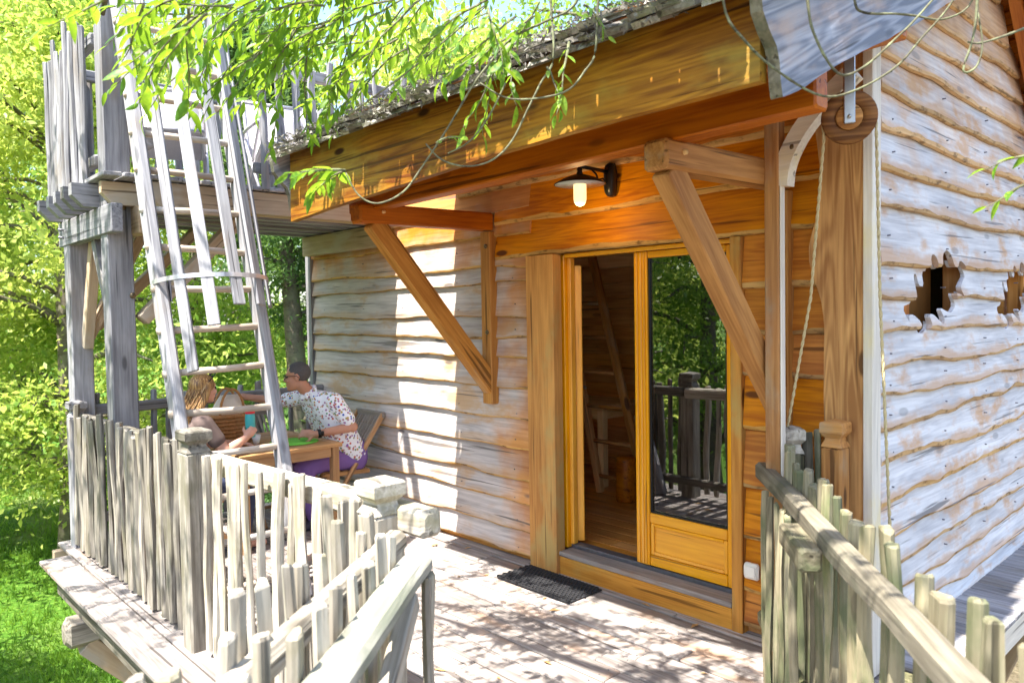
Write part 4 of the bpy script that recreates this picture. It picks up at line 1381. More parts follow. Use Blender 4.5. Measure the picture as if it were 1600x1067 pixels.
# ------------------------------------------------------------------ ladder with slatted safety cage
lad = thing('ladder', (-4.35, 1.9, 0), "silvery wooden ladder with slatted safety cage leaning up to the terrace", "ladder")
lx = lambda z: -4.335 - 0.312 * z
tilt = Vector((-0.312, 0, 1)).normalized()
nrm = Vector((1, 0, 0.312)).normalized()       # climbing side
YL, YR = 1.61, 2.21
bar('stile', (lx(0), YL, 0), (lx(4.5), YL - 0.02, 4.5), 0.068, 0.125, 'ladder', lad, up=nrm, c=0.014, wob=0.008, segs=10)
bar('stile', (lx(0), YR, 0), (lx(4.5), YR + 0.02, 4.5), 0.068, 0.125, 'ladder', lad, up=nrm, c=0.014, wob=0.008, segs=10)
z = 0.16
while z < 4.2:
    a = rf.uniform(-0.012, 0.012)
    pts = [(lx(z) + 0.0, YL - 0.055, z + a), (lx(z), (YL + YR) / 2, z + rf.uniform(-.006, .006)), (lx(z), YR + 0.055, z - a)]
    v, f = tube_verts([Vector(p) - Vector(pts[1]) for p in pts], [0.024, 0.021, 0.024], 8)
    mw = Matrix.Translation(pts[1]) @ Matrix.Rotation(R(90), 4, 'Z')
    v = [(y_, -x_, zz) for x_, y_, zz in v]
    put('rung', fixn(mesh_from('rung', v, f)), 'rung', lad, mw, True)
    z += 0.255
def hoop_pt(a, z):
    yc, hw, dp = (YL + YR) / 2, 0.345, 0.40
    return Vector((lx(z), 0, z)) + Vector((0, yc - hw * math.cos(a), 0)) + Vector((1, 0, 0.10)) * (dp * max(0, math.sin(a)) ** 0.8)
for zz in (1.98, 4.25):
    pts = [hoop_pt(math.pi * k / 20, zz) for k in range(21)]
    rings = []
    for i, p in enumerate(pts):
        d = (pts[min(20, i + 1)] - pts[max(0, i - 1)]).normalized()
        o_ = d.cross(tilt).normalized()
        rings.append([tuple(p + tilt * s1 * 0.014 + o_ * s2 * 0.003) for s1, s2 in ((-1, -1), (1, -1), (1, 1), (-1, 1))])
    v, f = loft(rings)
    put('hoop', fixn(mesh_from('hoop', v, f)), 'alu', lad)
for a, zb in ((0.62, 1.42), (1.12, 1.68), (1.62, 1.80), (2.12, 1.80), (2.60, 1.80)):
    p0 = hoop_pt(a, zb); p1 = hoop_pt(a, 4.5)
    o_ = (hoop_pt(a + 0.05, 2) - hoop_pt(a - 0.05, 2)).cross(tilt).normalized()
    sl = bar('cage_slat', p0 - o_ * 0.014, p1 - o_ * 0.014, 0.072, 0.022, 'ladder', lad, up=o_, c=0.004, wob=0.003, segs=5)
    for zz in (1.98,):
        bolt(sl, hoop_pt(a, zz) - o_ * 0.028, tuple(-o_), 0.008)
for yy in (YL, YR):
    bar('bracket_plate', (lx(1.93) + 0.05, yy + 0.038, 1.86), (lx(1.93) + 0.04, yy + 0.038, 2.0), 0.05, 0.006, 'darksteel', lad, up=(0, 1, 0))

# ------------------------------------------------------------------ sling chairs on the terrace
def sling_chair(x, y, rz, label):
    root = thing('sling_chair', (x, y, TZ), label, "chair", "sling chairs on the terrace")
    T = Matrix.Translation((x, y, TZ)) @ Matrix.Rotation(rz, 4, 'Z')
    P = lambda a, b, c: T @ Vector((a, b, c))
    prof = [(0.34, 0.40), (0.28, 0.385), (0.10, 0.31), (-0.05, 0.27), (-0.14, 0.31), (-0.22, 0.46), (-0.31, 0.72), (-0.36, 0.88)]   # forward, up
    rings = []
    for (fx, fz) in prof:
        rings.append([P(fx, -0.25, fz), P(fx, 0.0, fz - 0.012), P(fx, 0.25, fz), P(fx - 0.004, 0.25, fz - 0.006), P(fx - 0.004, 0, fz - 0.018), P(fx - 0.004, -0.25, fz - 0.006)])
    v, f = loft(rings)
    put('sling', fixn(mesh_from('sling', [tuple(p) for p in v], f)), 'sling', root, smooth=True)
    for s in (-1, 1):
        tube('side_frame', [P(fx, s * 0.262, fz) for fx, fz in prof], 0.014, 'alu', root)
        tube('leg', [P(0.34, s * 0.29, 0.0), P(-0.26, s * 0.29, 0.56)], 0.013, 'alu', root)
        tube('leg', [P(-0.34, s * 0.275, 0.0), P(0.28, s * 0.275, 0.54), P(0.30, s * 0.275, 0.56)], 0.013, 'alu', root)
        tube('armrest', [P(-0.28, s * 0.30, 0.57), P(0.0, s * 0.30, 0.575), P(0.32, s * 0.30, 0.56)], 0.017, 'alu', root)
    tube('front_bar', [P(0.35, -0.27, 0.40), P(0.35, 0.27, 0.40)], 0.014, 'alu', root)
    tube('top_bar', [P(-0.365, -0.27, 0.885), P(-0.365, 0.27, 0.885)], 0.013, 'alu', root)
sling_chair(-6.15, 2.08, R(-20), "pale sling chair on the terrace behind the ladder slats")
sling_chair(-6.05, 3.02, R(-12), "pale sling chair on the terrace right of the ladder, half hidden by leaves")

# ------------------------------------------------------------------ dining table and folding chairs
tb = thing('dining_table', (-5.9, 2.70, 0), "teak garden table between the two diners", "table")
TX0, TX1, TY0, TY1 = -6.42, -5.40, 2.27, 3.12
n = 9
for i in range(n):
    x0 = TX0 + 0.06 + i * (TX1 - TX0 - 0.12) / n
    box('top_slat', (x0 + 0.002, TY0 + 0.062, 0.712), (x0 + (TX1 - TX0 - 0.12) / n - 0.004, TY1 - 0.062, 0.738), 'teak', tb)
for x0 in (TX0, TX1 - 0.06):
    box('top_frame', (x0, TY0, 0.708), (x0 + 0.06, TY1, 0.74), 'teak', tb)
for y0 in (TY0, TY1 - 0.06):
    box('top_frame', (TX0 + 0.062, y0, 0.708), (TX1 - 0.062, y0 + 0.06, 0.74), 'teak', tb)
for x0 in (TX0 + 0.02, TX1 - 0.08):
    for y0 in (TY0 + 0.02, TY1 - 0.08):
        box('leg', (x0, y0, 0.0), (x0 + 0.06, y0 + 0.06, 0.705), 'teak', tb)
for x0 in (TX0 + 0.03, TX1 - 0.055):
    box('apron', (x0, TY0 + 0.085, 0.63), (x0 + 0.025, TY1 - 0.085, 0.705), 'teak', tb)
for y0 in (TY0 + 0.03, TY1 - 0.055):
    box('apron', (TX0 + 0.085, y0, 0.63), (TX1 - 0.085, y0 + 0.025, 0.705), 'teak', tb)

def folding_chair(x, y, rz, label):
    """origin at the seat centre on the floor; local +X is where the sitter looks"""
    root = thing('folding_chair', (x, y, 0), label, "chair", "teak folding chairs at the table")
    T = Matrix.Translation((x, y, 0)) @ Matrix.Rotation(rz, 4, 'Z')
    P = lambda a, b, c: T @ Vector((a, b, c))
    rt = T.to_3x3() @ Vector((0, 1, 0))
    for s in (-1, 1):
        bar('stile', P(0.30, s * 0.20, 0.0), P(-0.34, s * 0.20, 0.90), 0.024, 0.042, 'teak', root, up=rt.cross(Vector((0, 0, 1))))
        bar('leg', P(-0.30, s * 0.168, 0.0), P(0.20, s * 0.168, 0.43), 0.022, 0.04, 'teak', root, up=rt.cross(Vector((0, 0, 1))))
        bar('seat_rail', P(-0.20, s * 0.185, 0.425), P(0.24, s * 0.185, 0.445), 0.02, 0.035, 'teak', root)
    for k in range(7):
        a = -0.17 + k * 0.063
        bar('seat_slat', P(a, -0.17, 0.45 + 0.02 * (a / 0.4)), P(a, 0.17, 0.45 + 0.02 * (a / 0.4)), 0.05, 0.014, 'teak', root)
    for k in range(9):
        yy = -0.16 + k * 0.04
        bar('back_slat', P(-0.075, yy, 0.528), P(-0.325, yy, 0.878), 0.022, 0.010, 'teakgrey', root, up=rt.cross(Vector((0, 0, 1))))
    bar('top_rail', P(-0.335, -0.222, 0.892), P(-0.335, 0.222, 0.892), 0.03, 0.05, 'teakgrey', root)
    bar('back_rail', P(-0.075, -0.19, 0.525), P(-0.075, 0.19, 0.525), 0.02, 0.035, 'teak', root)
    bar('stretcher', P(-0.28, -0.16, 0.03), P(-0.28, 0.16, 0.03), 0.02, 0.03, 'teak', root)
folding_chair(-5.80, 3.30, R(-90), "teak folding chair the man in the printed shirt sits on")
folding_chair(-5.68, 1.98, R(90), "teak folding chair the woman sits on, behind the stake fence")
folding_chair(-6.28, 2.92, R(0), "teak folding chair at the far side of the table, left of the man")

# ------------------------------------------------------------------ things on the table
bt = thing('water_bottle', (-5.555, 2.425, 0.85), "teal drinking bottle with red lid held in the woman's hand", "bottle")
lathe('body', [(0.001, 0), (0.034, 0.002), (0.037, 0.01), (0.037, 0.15), (0.034, 0.175), (0.034, 0.18)], 'teal', bt, (-5.555, 2.425, 0.85))
lathe('lid', [(0.036, 0.181), (0.037, 0.185), (0.037, 0.235), (0.033, 0.243), (0.001, 0.244)], 'red', bt, (-5.555, 2.425, 0.85))
cp = thing('cup', (-5.79, 2.80, 0.745), "small white cup held in the man's hand", "cup")
lathe('bowl', [(0.022, 0.0), (0.030, 0.03), (0.036, 0.075), (0.033, 0.075), (0.027, 0.03), (0.001, 0.01)], 'ceramic', cp, (-5.79, 2.80, 0.745))
tube('handle', [(-5.825, 2.80, 0.80), (-5.845, 2.80, 0.795), (-5.848, 2.80, 0.775), (-5.822, 2.80, 0.765)], 0.005, 'ceramic', cp)
cp2 = thing('cup', (-5.85, 2.60, 0.742), "white cup on the table behind the ladder stile", "cup")
lathe('bowl', [(0.022, 0.0), (0.030, 0.03), (0.036, 0.075), (0.033, 0.075), (0.027, 0.03), (0.001, 0.01)], 'ceramic', cp2, (-5.85, 2.60, 0.742))
pm = lathe('place_mat', [(0.19, 0.0), (0.195, 0.002), (0.19, 0.005), (0.001, 0.005)], 'green', None, (-5.72, 2.86, 0.7405), 36)
tag(pm, "round green place mat in front of the man", "place mat")

bk = thing('basket_bag', (-6.0, 2.45, 0.742), "brown wicker basket bag with cream cloth top standing on the table", "bag")
rings = []
for z, a, b_ in ((0, 0.15, 0.085), (0.06, 0.165, 0.095), (0.16, 0.17, 0.10), (0.25, 0.16, 0.09)):
    rings.append([(math.copysign(abs(math.cos(t)) ** .7, math.cos(t)) * b_, math.copysign(abs(math.sin(t)) ** .7, math.sin(t)) * a, z) for t in [2 * math.pi * k / 24 for k in range(24)]])
v, f = loft(rings)
put('basket', fixn(mesh_from('basket', v, f)), 'wicker', bk, Matrix.Translation((-6.0, 2.45, 0.742)), True)
parts = []
for k in range(8):
    z = 0.02 + k * 0.03
    pts = []
    for q in range(25):
        t = 2 * math.pi * q / 24
        s_ = 1.04 + 0.10 * math.sin(math.pi * min(1, z / 0.25)) * 0.6
        pts.append((math.copysign(abs(math.cos(t)) ** .7, math.cos(t)) * 0.096 * s_, math.copysign(abs(math.sin(t)) ** .7, math.sin(t)) * 0.166 * s_, z + 0.006 * math.sin(t * 12 + k * 3.14)))
    parts.append(tube_verts(pts, 0.009, 5))
v, f = merge(parts)
put('weave', mesh_from('weave', v, f), 'wicker', bk, Matrix.Translation((-6.0, 2.45, 0.742)), True)
rings = []
for z, a, b_ in ((0.24, 0.14, 0.08), (0.30, 0.135, 0.075), (0.36, 0.10, 0.04), (0.40, 0.07, 0.018)):
    rings.append([(math.cos(t) * b_ * (1 + 0.12 * math.sin(5 * t)), math.sin(t) * a, z) for t in [2 * math.pi * k / 24 for k in range(24)]])
v, f = loft(rings)
put('cloth_top', fixn(mesh_from('cloth_top', v, f)), 'canvas', bk, Matrix.Translation((-6.0, 2.45, 0.742)), True)
for s in (-1, 1):
    tube('handle', [Vector((-6.0 + s * 0.06, 2.45 + 0.10 * math.cos(t), 0.97 + 0.22 * math.sin(t))) for t in [math.pi * k / 12 for k in range(13)]], 0.010, 'wicker', bk)

# ------------------------------------------------------------------ the two diners
def ellipsoid(bm, c, r, m3=None, seg=14):
    mw = Matrix.Translation(c) @ ((m3.to_4x4()) if m3 is not None else Matrix.Identity(4)) @ Matrix.Diagonal((*r, 1))
    bmesh.ops.create_uvsphere(bm, u_segments=seg, v_segments=max(8, seg * 2 // 3), radius=1.0, matrix=mw)

def limb(bm, pts, rad, seg=12):
    """tapered continuous limb through joints"""
    dense, rr = [], []
    pts = [Vector(p) for p in pts]
    for i in range(len(pts) - 1):
        n_ = 8
        for k in range(n_):
            u = k / n_
            dense.append(pts[i].lerp(pts[i + 1], u)); rr.append(rad[i] + (rad[i + 1] - rad[i]) * u)
    dense.append(pts[-1]); rr.append(rad[-1])
    v, f = tube_verts(dense, rr, seg)
    vs = [bm.verts.new(p) for p in v]
    for q in f:
        try:
            bm.faces.new([vs[i] for i in q])
        except ValueError:
            pass
    for p, r in zip(pts, rad):
        ellipsoid(bm, p, (r, r, r), None, 12)

def remeshed(name, bm, voxel, smooth_it=4):
    bmesh.ops.recalc_face_normals(bm, faces=bm.faces)
    me = bpy.data.meshes.new(name)
    bm.to_mesh(me); bm.free()
    tmp = bpy.data.objects.new('tmp', me); COL.objects.link(tmp)
    md = tmp.modifiers.new('r', 'REMESH'); md.mode = 'VOXEL'; md.voxel_size = voxel
    if smooth_it:
        sm = tmp.modifiers.new('s', 'SMOOTH'); sm.iterations = smooth_it; sm.factor = 0.5
    bpy.context.view_layer.update()
    me2 = bpy.data.meshes.new_from_object(tmp.evaluated_get(bpy.context.evaluated_depsgraph_get()))
    bpy.data.objects.remove(tmp)
    me2.name = name
    return me2

def head_frame(fwd, up=(0, 0, 1)):
    f_ = Vector(fwd).normalized()
    x_ = f_.cross(Vector(up)).normalized()      # right
    u_ = x_.cross(f_)
    return Matrix((x_, f_, u_)).transposed()

def add_head(bm, c, m3, k=1.0):
    W = lambda x, y, z: Vector(c) + m3 @ Vector((x * k, y * k, z * k))
    E_ = lambda p, r: ellipsoid(bm, W(*p), tuple(q * k for q in r), m3, 20)
    E_((0, -0.012, 0.032), (0.074, 0.092, 0.082))
    E_((0, 0.030, -0.030), (0.060, 0.062, 0.078))
    E_((0, 0.045, -0.078), (0.042, 0.040, 0.034))
    E_((0, 0.072, -0.092), (0.020, 0.018, 0.018))
    E_((0, 0.070, 0.028), (0.050, 0.020, 0.014))
    limb(bm, [W(0, 0.086, 0.012), W(0, 0.104, -0.022)], [0.007 * k, 0.012 * k], 8)
    E_((0, 0.098, -0.028), (0.016, 0.012, 0.010))
    E_((0, 0.086, -0.058), (0.024, 0.011, 0.006))
    E_((0, 0.084, -0.070), (0.021, 0.011, 0.006))
    for s in (-1, 1):
        E_((s * 0.046, 0.062, -0.022), (0.022, 0.022, 0.020))
        E_((s * 0.076, -0.010, -0.005), (0.008, 0.020, 0.032))
    return W

def add_hand(bm, wrist, knuckle, palm_n, curl=0.8, size=1.0, thumb_side=1, spread=0.010):
    """palm plus four unequal bent fingers and a thumb that leaves the side of the palm"""
    w = Vector(wrist); d = (Vector(knuckle) - w).normalized(); n_ = Vector(palm_n)
    n_ = (n_ - d * n_.dot(d)).normalized()
    s = d.cross(n_).normalized() * thumb_side
    L = 0.088 * size
    limb(bm, [w, w + d * L * 0.5], [0.026 * size, 0.03 * size], 10)
    m3 = Matrix((s, d, n_)).transposed()
    ellipsoid(bm, w + d * L * 0.6, (0.040 * size, 0.050 * size, 0.016 * size), m3, 14)
    for i, ln in enumerate((0.070, 0.080, 0.074, 0.058)):
        b_ = w + d * L + s * (0.027 - 0.018 * i) * size
        q = [b_]
        a = 0.25
        dirv = d + s * (0.5 - i * 0.33) * spread * 6
        for seg, fr in enumerate((0.45, 0.32, 0.23)):
            a2 = a + curl * (seg + 0.4) * 0.75
            q.append(q[-1] + (dirv.normalized() * math.cos(a2) + n_ * math.sin(a2)) * ln * fr * size)
        limb(bm, q, [0.0095 * size, 0.0090 * size, 0.0082 * size, 0.007 * size], 8)
    t0 = w + d * L * 0.25 + s * 0.026 * size
    t1 = t0 + (d * 0.5 + s * 0.75 + n_ * 0.35).normalized() * 0.036 * size
    t2 = t1 + (d * 0.85 + s * 0.15 + n_ * 0.6).normalized() * 0.034 * size
    t3 = t2 + (d * 0.7 - s * 0.2 + n_ * 0.7).normalized() * 0.024 * size
    limb(bm, [t0, t1, t2, t3], [0.013 * size, 0.0115 * size, 0.010 * size, 0.008 * size], 8)

# --- man
man = thing('person', (-5.80, 3.30, 0), "seated man in glasses, colourful printed shirt and violet trousers leaning over the table", "person")
HC = Vector((-5.80, 2.945, 1.262)); HM = head_frame((-0.62, -0.78, -0.06))
hipL, hipR = Vector((-5.69, 3.40, 0.545)), Vector((-5.91, 3.40, 0.545))
shL, shR = Vector((-5.60, 3.165, 1.055)), Vector((-5.98, 3.10, 1.065))
elL, wrL = Vector((-5.515, 3.285, 0.835)), Vector((-5.60, 2.990, 0.800))
elR, wrR = Vector((-6.16, 2.96, 1.03)), Vector((-6.30, 2.74, 1.075))
bm = bmesh.new()
W_ = add_head(bm, HC, HM, 1.02)
limb(bm, [W_(0, -0.02, -0.06), (-5.80, 3.05, 1.11), (-5.80, 3.12, 1.04)], [0.056, 0.056, 0.06])
limb(bm, [(-5.80, 3.16, 1.0), (-5.80, 3.26, 0.82), (-5.80, 3.38, 0.58)], [0.085, 0.10, 0.11])
limb(bm, [shL, elL, wrL], [0.056, 0.044, 0.029]); limb(bm, [shR, elR, wrR], [0.056, 0.042, 0.029])
add_hand(bm, wrL, (-5.70, 2.88, 0.815), (-0.55, 0.35, -0.5), 0.7, 1.05, 1)
add_hand(bm, wrR, (-6.36, 2.65, 1.09), (0.2, 0.1, -0.9), 0.6, 1.05, -1)
for h_, kx in ((hipL, -5.70), (hipR, -5.92)):
    limb(bm, [h_, (kx, 2.93, 0.525), (kx + 0.02, 3.02, 0.10)], [0.085, 0.060, 0.042])
    limb(bm, [(kx + 0.02, 3.04, 0.055), (kx + 0.01, 2.86, 0.035)], [0.042, 0.034])
body = put('body', remeshed('body', bm, 0.0068, 5), 'skin', man, None, True)
# hair: a close cap with the hairline cut back from the face
def hair_cap(name, c, m3, k, mat, parent, grow=1.045, front=0.055, low=-0.055, disp=0.004):
    bm = bmesh.new()
    Wp = lambda x, y, z: Vector(c) + m3 @ Vector((x * k, y * k, z * k))
    ellipsoid(bm, Wp(0, -0.014, 0.034), (0.074 * k * grow, 0.094 * k * grow, 0.083 * k * grow), m3, 32)
    inv = m3.transposed()
    kill = []
    for v_ in bm.verts:
        q = inv @ (v_.co - Vector(c)) / k
        lim = low + 0.10 * max(0, (q.y + 0.02) / 0.09)
        if q.z < lim or (q.y > front and q.z < 0.085) or (abs(q.x) > 0.055 and q.y > 0.01 and q.z < 0.03):
            kill.append(v_)
        v_.co += (v_.co - Vector(c)).normalized() * disp * noise.noise(v_.co * 60)
    bmesh.ops.delete(bm, geom=kill, context='VERTS')
    me = bpy.data.meshes.new(name); bm.to_mesh(me); bm.free()
    return put(name, me, mat, parent, None, True)
hair_cap('hair', HC, HM, 1.02, 'hairman', man)
bm = bmesh.new()
shirt_t = [(-5.80, 3.095, 1.065), (-5.80, 3.155, 1.00), (-5.80, 3.25, 0.82), (-5.80, 3.375, 0.585)]
for dx in (-0.09, 0.0, 0.09):
    limb(bm, [(x_ + dx, y_, z_) for x_, y_, z_ in shirt_t], [0.075, 0.118, 0.130, 0.142])
limb(bm, [(-5.80, 3.10, 1.06), shL], [0.085, 0.072]); limb(bm, [(-5.80, 3.10, 1.06), shR], [0.085, 0.072])
limb(bm, [shL, shL.lerp(elL, 0.72)], [0.074, 0.066]); limb(bm, [shR, shR.lerp(elR, 0.72)], [0.074, 0.066])
for k in range(9):
    a = math.pi * 2 * k / 9
    ellipsoid(bm, Vector((-5.80 + 0.066 * math.cos(a), 3.035 + 0.055 * math.sin(a), 1.125 + 0.035 * math.sin(a))), (0.022, 0.020, 0.034))
put('shirt', remeshed('shirt', bm, 0.009, 4), 'shirt', man, None, True)
bm = bmesh.new()
for dx in (-0.10, 0, 0.10):
    limb(bm, [(-5.80 + dx, 3.39, 0.60), (-5.80 + dx, 3.40, 0.53)], [0.128, 0.118])
for h_, kx in ((hipL, -5.70), (hipR, -5.92)):
    limb(bm, [h_, (kx, 3.18, 0.55), (kx, 2.925, 0.525), (kx + 0.02, 3.0, 0.12)], [0.115, 0.098, 0.080, 0.062])
put('trousers', remeshed('trousers', bm, 0.010, 4), 'trousers', man, None, True)
bm = bmesh.new()
for kx in (-5.70, -5.92):
    limb(bm, [(kx + 0.02, 3.05, 0.05), (kx + 0.01, 2.84, 0.036)], [0.050, 0.038])
put('shoes', remeshed('shoes', bm, 0.009, 3), 'shoe', man, None, True)
gs = put('glasses', mesh_from('glasses', *merge([tube_verts([W_(s * 0.034 + 0.027 * math.cos(t), 0.094, 0.004 + 0.018 * math.sin(t)) for t in [2 * math.pi * k / 14 for k in range(15)]], 0.0032, 6) for s in (-1, 1)]
      + [tube_verts([W_(s * 0.060, 0.092, 0.010), W_(s * 0.078, 0.05, 0.012), W_(s * 0.081, -0.012, 0.012), W_(s * 0.08, -0.03, -0.006)], 0.003, 6) for s in (-1, 1)]
      + [tube_verts([W_(-0.008, 0.096, 0.008), W_(0.008, 0.096, 0.008)], 0.003, 6)])), 'black', man, None, True)
for s in (-1, 1):
    lathe('eye', [(0.001, -0.01), (0.010, -0.006), (0.013, 0), (0.010, 0.006), (0.001, 0.009)], 'eye', man, W_(s * 0.032, 0.074, 0.004), 10, tuple(HM @ Vector((0, 1, 0))))
wd = (wrL - elL).normalized()
lathe('watch', [(0.034, -0.014), (0.037, -0.012), (0.037, 0.012), (0.034, 0.014)], 'black', man, elL.lerp(wrL, 0.90), 18, tuple(wd))
lathe('watch_face', [(0.020, 0), (0.020, 0.008), (0.001, 0.010)], 'black', man, elL.lerp(wrL, 0.90) + Vector((0.033, 0.008, 0.004)), 16, (1, 0.2, 0.1))

# --- woman
wom = thing('person', (-5.66, 1.98, 0), "seated woman with long golden hair and taupe t-shirt holding a teal bottle", "person")
HC = Vector((-5.66, 2.125, 1.238)); HM = head_frame((-0.22, 0.97, -0.06))
shN, shF = Vector((-5.485, 2.055, 1.000)), Vector((-5.85, 2.02, 1.005))
elN, wrN = Vector((-5.435, 2.185, 0.785)), Vector((-5.495, 2.365, 0.862))
elF, wrF = Vector((-5.90, 2.22, 0.79)), Vector((-5.80, 2.42, 0.775))
bm = bmesh.new()
W_ = add_head(bm, HC, HM, 0.96)
limb(bm, [W_(0, -0.02, -0.06), (-5.665, 2.075, 1.09), (-5.665, 2.04, 1.0)], [0.046, 0.046, 0.06])
limb(bm, [(-5.665, 2.03, 0.97), (-5.665, 1.99, 0.78), (-5.665, 1.95, 0.56)], [0.095, 0.095, 0.12])
limb(bm, [shN, elN, wrN], [0.052, 0.044, 0.026]); limb(bm, [shF, elF, wrF], [0.05, 0.040, 0.026])
add_hand(bm, wrN, (-5.510, 2.415, 0.905), (-0.9, 0.25, -0.1), 1.0, 0.95, 1)
add_hand(bm, wrF, (-5.74, 2.50, 0.77), (0, 0, -1), 0.3, 0.92, -1)
for s in (-1, 1):
    limb(bm, [(-5.665 + s * 0.10, 1.95, 0.54), (-5.665 + s * 0.11, 2.40, 0.52), (-5.665 + s * 0.10, 2.36, 0.09)], [0.082, 0.058, 0.038])
    limb(bm, [(-5.665 + s * 0.10, 2.34, 0.05), (-5.665 + s * 0.11, 2.50, 0.035)], [0.038, 0.03])
put('body', remeshed('body', bm, 0.0068, 5), 'skinfair', wom, None, True)
bm = bmesh.new()
for dx in (-0.07, 0, 0.07):
    limb(bm, [(-5.665 + dx, 2.045, 1.01), (-5.665 + dx, 2.015, 0.92), (-5.665 + dx, 1.985, 0.76), (-5.665 + dx, 1.95, 0.57)], [0.058, 0.098, 0.100, 0.122])
limb(bm, [(-5.665, 2.045, 1.03), shN], [0.06, 0.064]); limb(bm, [(-5.665, 2.045, 1.03), shF], [0.06, 0.064])
limb(bm, [shN, shN.lerp(elN, 0.58)], [0.066, 0.062]); limb(bm, [shF, shF.lerp(elF, 0.58)], [0.066, 0.06])
put('t_shirt', remeshed('t_shirt', bm, 0.009, 4), 'tshirt', wom, None, True)
bm = bmesh.new()
for dx in (-0.08, 0, 0.08):
    limb(bm, [(-5.665 + dx, 1.95, 0.60), (-5.665 + dx, 1.95, 0.53)], [0.118, 0.112])
for s in (-1, 1):
    limb(bm, [(-5.665 + s * 0.10, 1.95, 0.54), (-5.665 + s * 0.11, 2.40, 0.52), (-5.665 + s * 0.10, 2.36, 0.11)], [0.10, 0.072, 0.05])
put('jeans', remeshed('jeans', bm, 0.010, 4), 'jeans', wom, None, True)
for s in (-1, 1):
    lathe('eye', [(0.001, -0.01), (0.010, -0.006), (0.013, 0), (0.010, 0.006), (0.001, 0.009)], 'eye', wom, W_(s * 0.032, 0.075, 0.004), 10, tuple(HM @ Vector((0, 1, 0))))
# long hair: a soft mass over the skull falling down the back, with loose locks on it
bm = bmesh.new()
ellipsoid(bm, W_(0, -0.020, 0.030), (0.080, 0.096, 0.086), HM, 24)
for sx, ln in ((-0.055, 0.25), (-0.028, 0.30), (0.0, 0.33), (0.028, 0.31), (0.050, 0.28), (0.062, 0.24)):
    y0 = -0.075 + 0.9 * abs(sx)
    limb(bm, [W_(sx, y0 + 0.01, 0.03), W_(sx * 1.12, y0 - 0.018, -0.06), W_(sx * 1.10, y0 - 0.055, -0.14), W_(sx * 0.95, y0 - 0.095, -ln + 0.06), W_(sx * 0.8, y0 - 0.13, -ln)], [0.034, 0.034, 0.030, 0.024, 0.008])
put('hair', remeshed('hair', bm, 0.006, 3), 'hairblonde', wom, None, True)
rh = random.Random(2)
parts = []
for i in range(120):
    sx = rh.uniform(-0.082, 0.085); y0 = -0.105 + 0.9 * abs(sx)
    y0 += 0.01
    pts = [W_(sx * 0.5, y0 * 0.4, 0.098 - 0.6 * abs(sx)), W_(sx * 0.95, y0, 0.035)]
    ln = rh.uniform(0.22, 0.37); ph = rh.uniform(0, 6)
    for k in range(1, 7):
        u = k / 6
        pts.append(W_(sx * (1.1 - 0.3 * u) + 0.008 * math.sin(ph + 4 * u), y0 - 0.012 - 0.13 * u + 0.006 * math.cos(ph + 5 * u), 0.035 - (ln + 0.03) * u))
    parts.append(tube_verts(pts, [0.002, 0.0038, 0.0038, 0.0036, 0.0033, 0.003, 0.0022, 0.001], 4))
v, f = merge(parts)
put('loose_locks', mesh_from('loose_locks', v, f), 'hairblonde', wom, None, True)
put('sunglasses', mesh_from('sunglasses', *merge([tube_verts([W_(s * 0.034 + 0.027 * math.cos(t), 0.052 + 0.012 * math.sin(t), 0.108 + 0.014 * math.sin(t)) for t in [2 * math.pi * k / 14 for k in range(15)]], 0.005, 6) for s in (-1, 1)]
      + [tube_verts([W_(s * 0.060, 0.05, 0.108), W_(s * 0.080, 0.01, 0.075), W_(s * 0.083, -0.03, 0.04)], 0.004, 6) for s in (-1, 1)])), 'black', wom, None, True)

# ------------------------------------------------------------------ furniture inside, seen through the open leaf
it = thing('pine_table', (-4.85, 5.45, 0.15), "pale pine table inside the doorway", "table")
box('table_top', (-5.60, 5.24, 0.865), (-4.47, 5.90, 0.90), 'pinelight', it)
box('apron', (-5.5, 5.28, 0.77), (-4.56, 5.30, 0.862), 'pinelight', it)
box('apron', (-4.53, 5.345, 0.77), (-4.51, 5.80, 0.862), 'pinelight', it)
for x_, y_ in ((-4.56, 5.27), (-4.56, 5.80), (-5.55, 5.27), (-5.55, 5.80)):
    box('leg', (x_, y_, 0.151), (x_ + 0.07, y_ + 0.07, 0.862), 'pinelight', it)
sto = thing('stool', (-4.80, 5.10, 0.15), "small pine stool tucked at the table inside the doorway", "stool")
box('seat', (-5.02, 4.96, 0.56), (-4.72, 5.22, 0.59), 'pinelight', sto)
for x_, y_ in ((-5.01, 4.97), (-4.765, 4.97), (-5.01, 5.18), (-4.765, 5.18)):
    box('leg', (x_, y_, 0.151), (x_ + 0.035, y_ + 0.035, 0.558), 'pinelight', sto)
box('stretcher', (-4.975, 4.978, 0.32), (-4.768, 5.00, 0.35), 'pinelight', sto)
il = thing('loft_ladder', (-4.3, 5.1, 0.15), "pine ladder leaning up to the loft inside the doorway", "ladder")
def il_p(u, s):
    a = Vector((-4.86, 5.12, 2.28)).lerp(Vector((-4.40, 5.12, 0.15)), u) if s < 0 else Vector((-4.47, 5.12, 2.26)).lerp(Vector((-3.88, 5.12, 0.15)), u)
    return a
bar('stile', il_p(0, -1), il_p(1, -1), 0.055, 0.06, 'panel', il)
bar('stile', il_p(0, 1), il_p(1, 1), 0.07, 0.08, 'brace', il, c=0.02)
for k in range(7):
    u = 0.06 + k * 0.145
    tube('rung', [il_p(u, -1), il_p(u, 1)], 0.018, 'brace', il)
lg2 = lathe('log_stool', [(0.001, 0), (0.085, 0.002), (0.09, 0.02), (0.088, 0.36), (0.08, 0.38), (0.001, 0.38)], 'orange', None, (-4.03, 5.02, 0.151), 20)
tag(lg2, "upright orange log stool inside the doorway behind the door stile", "stool")

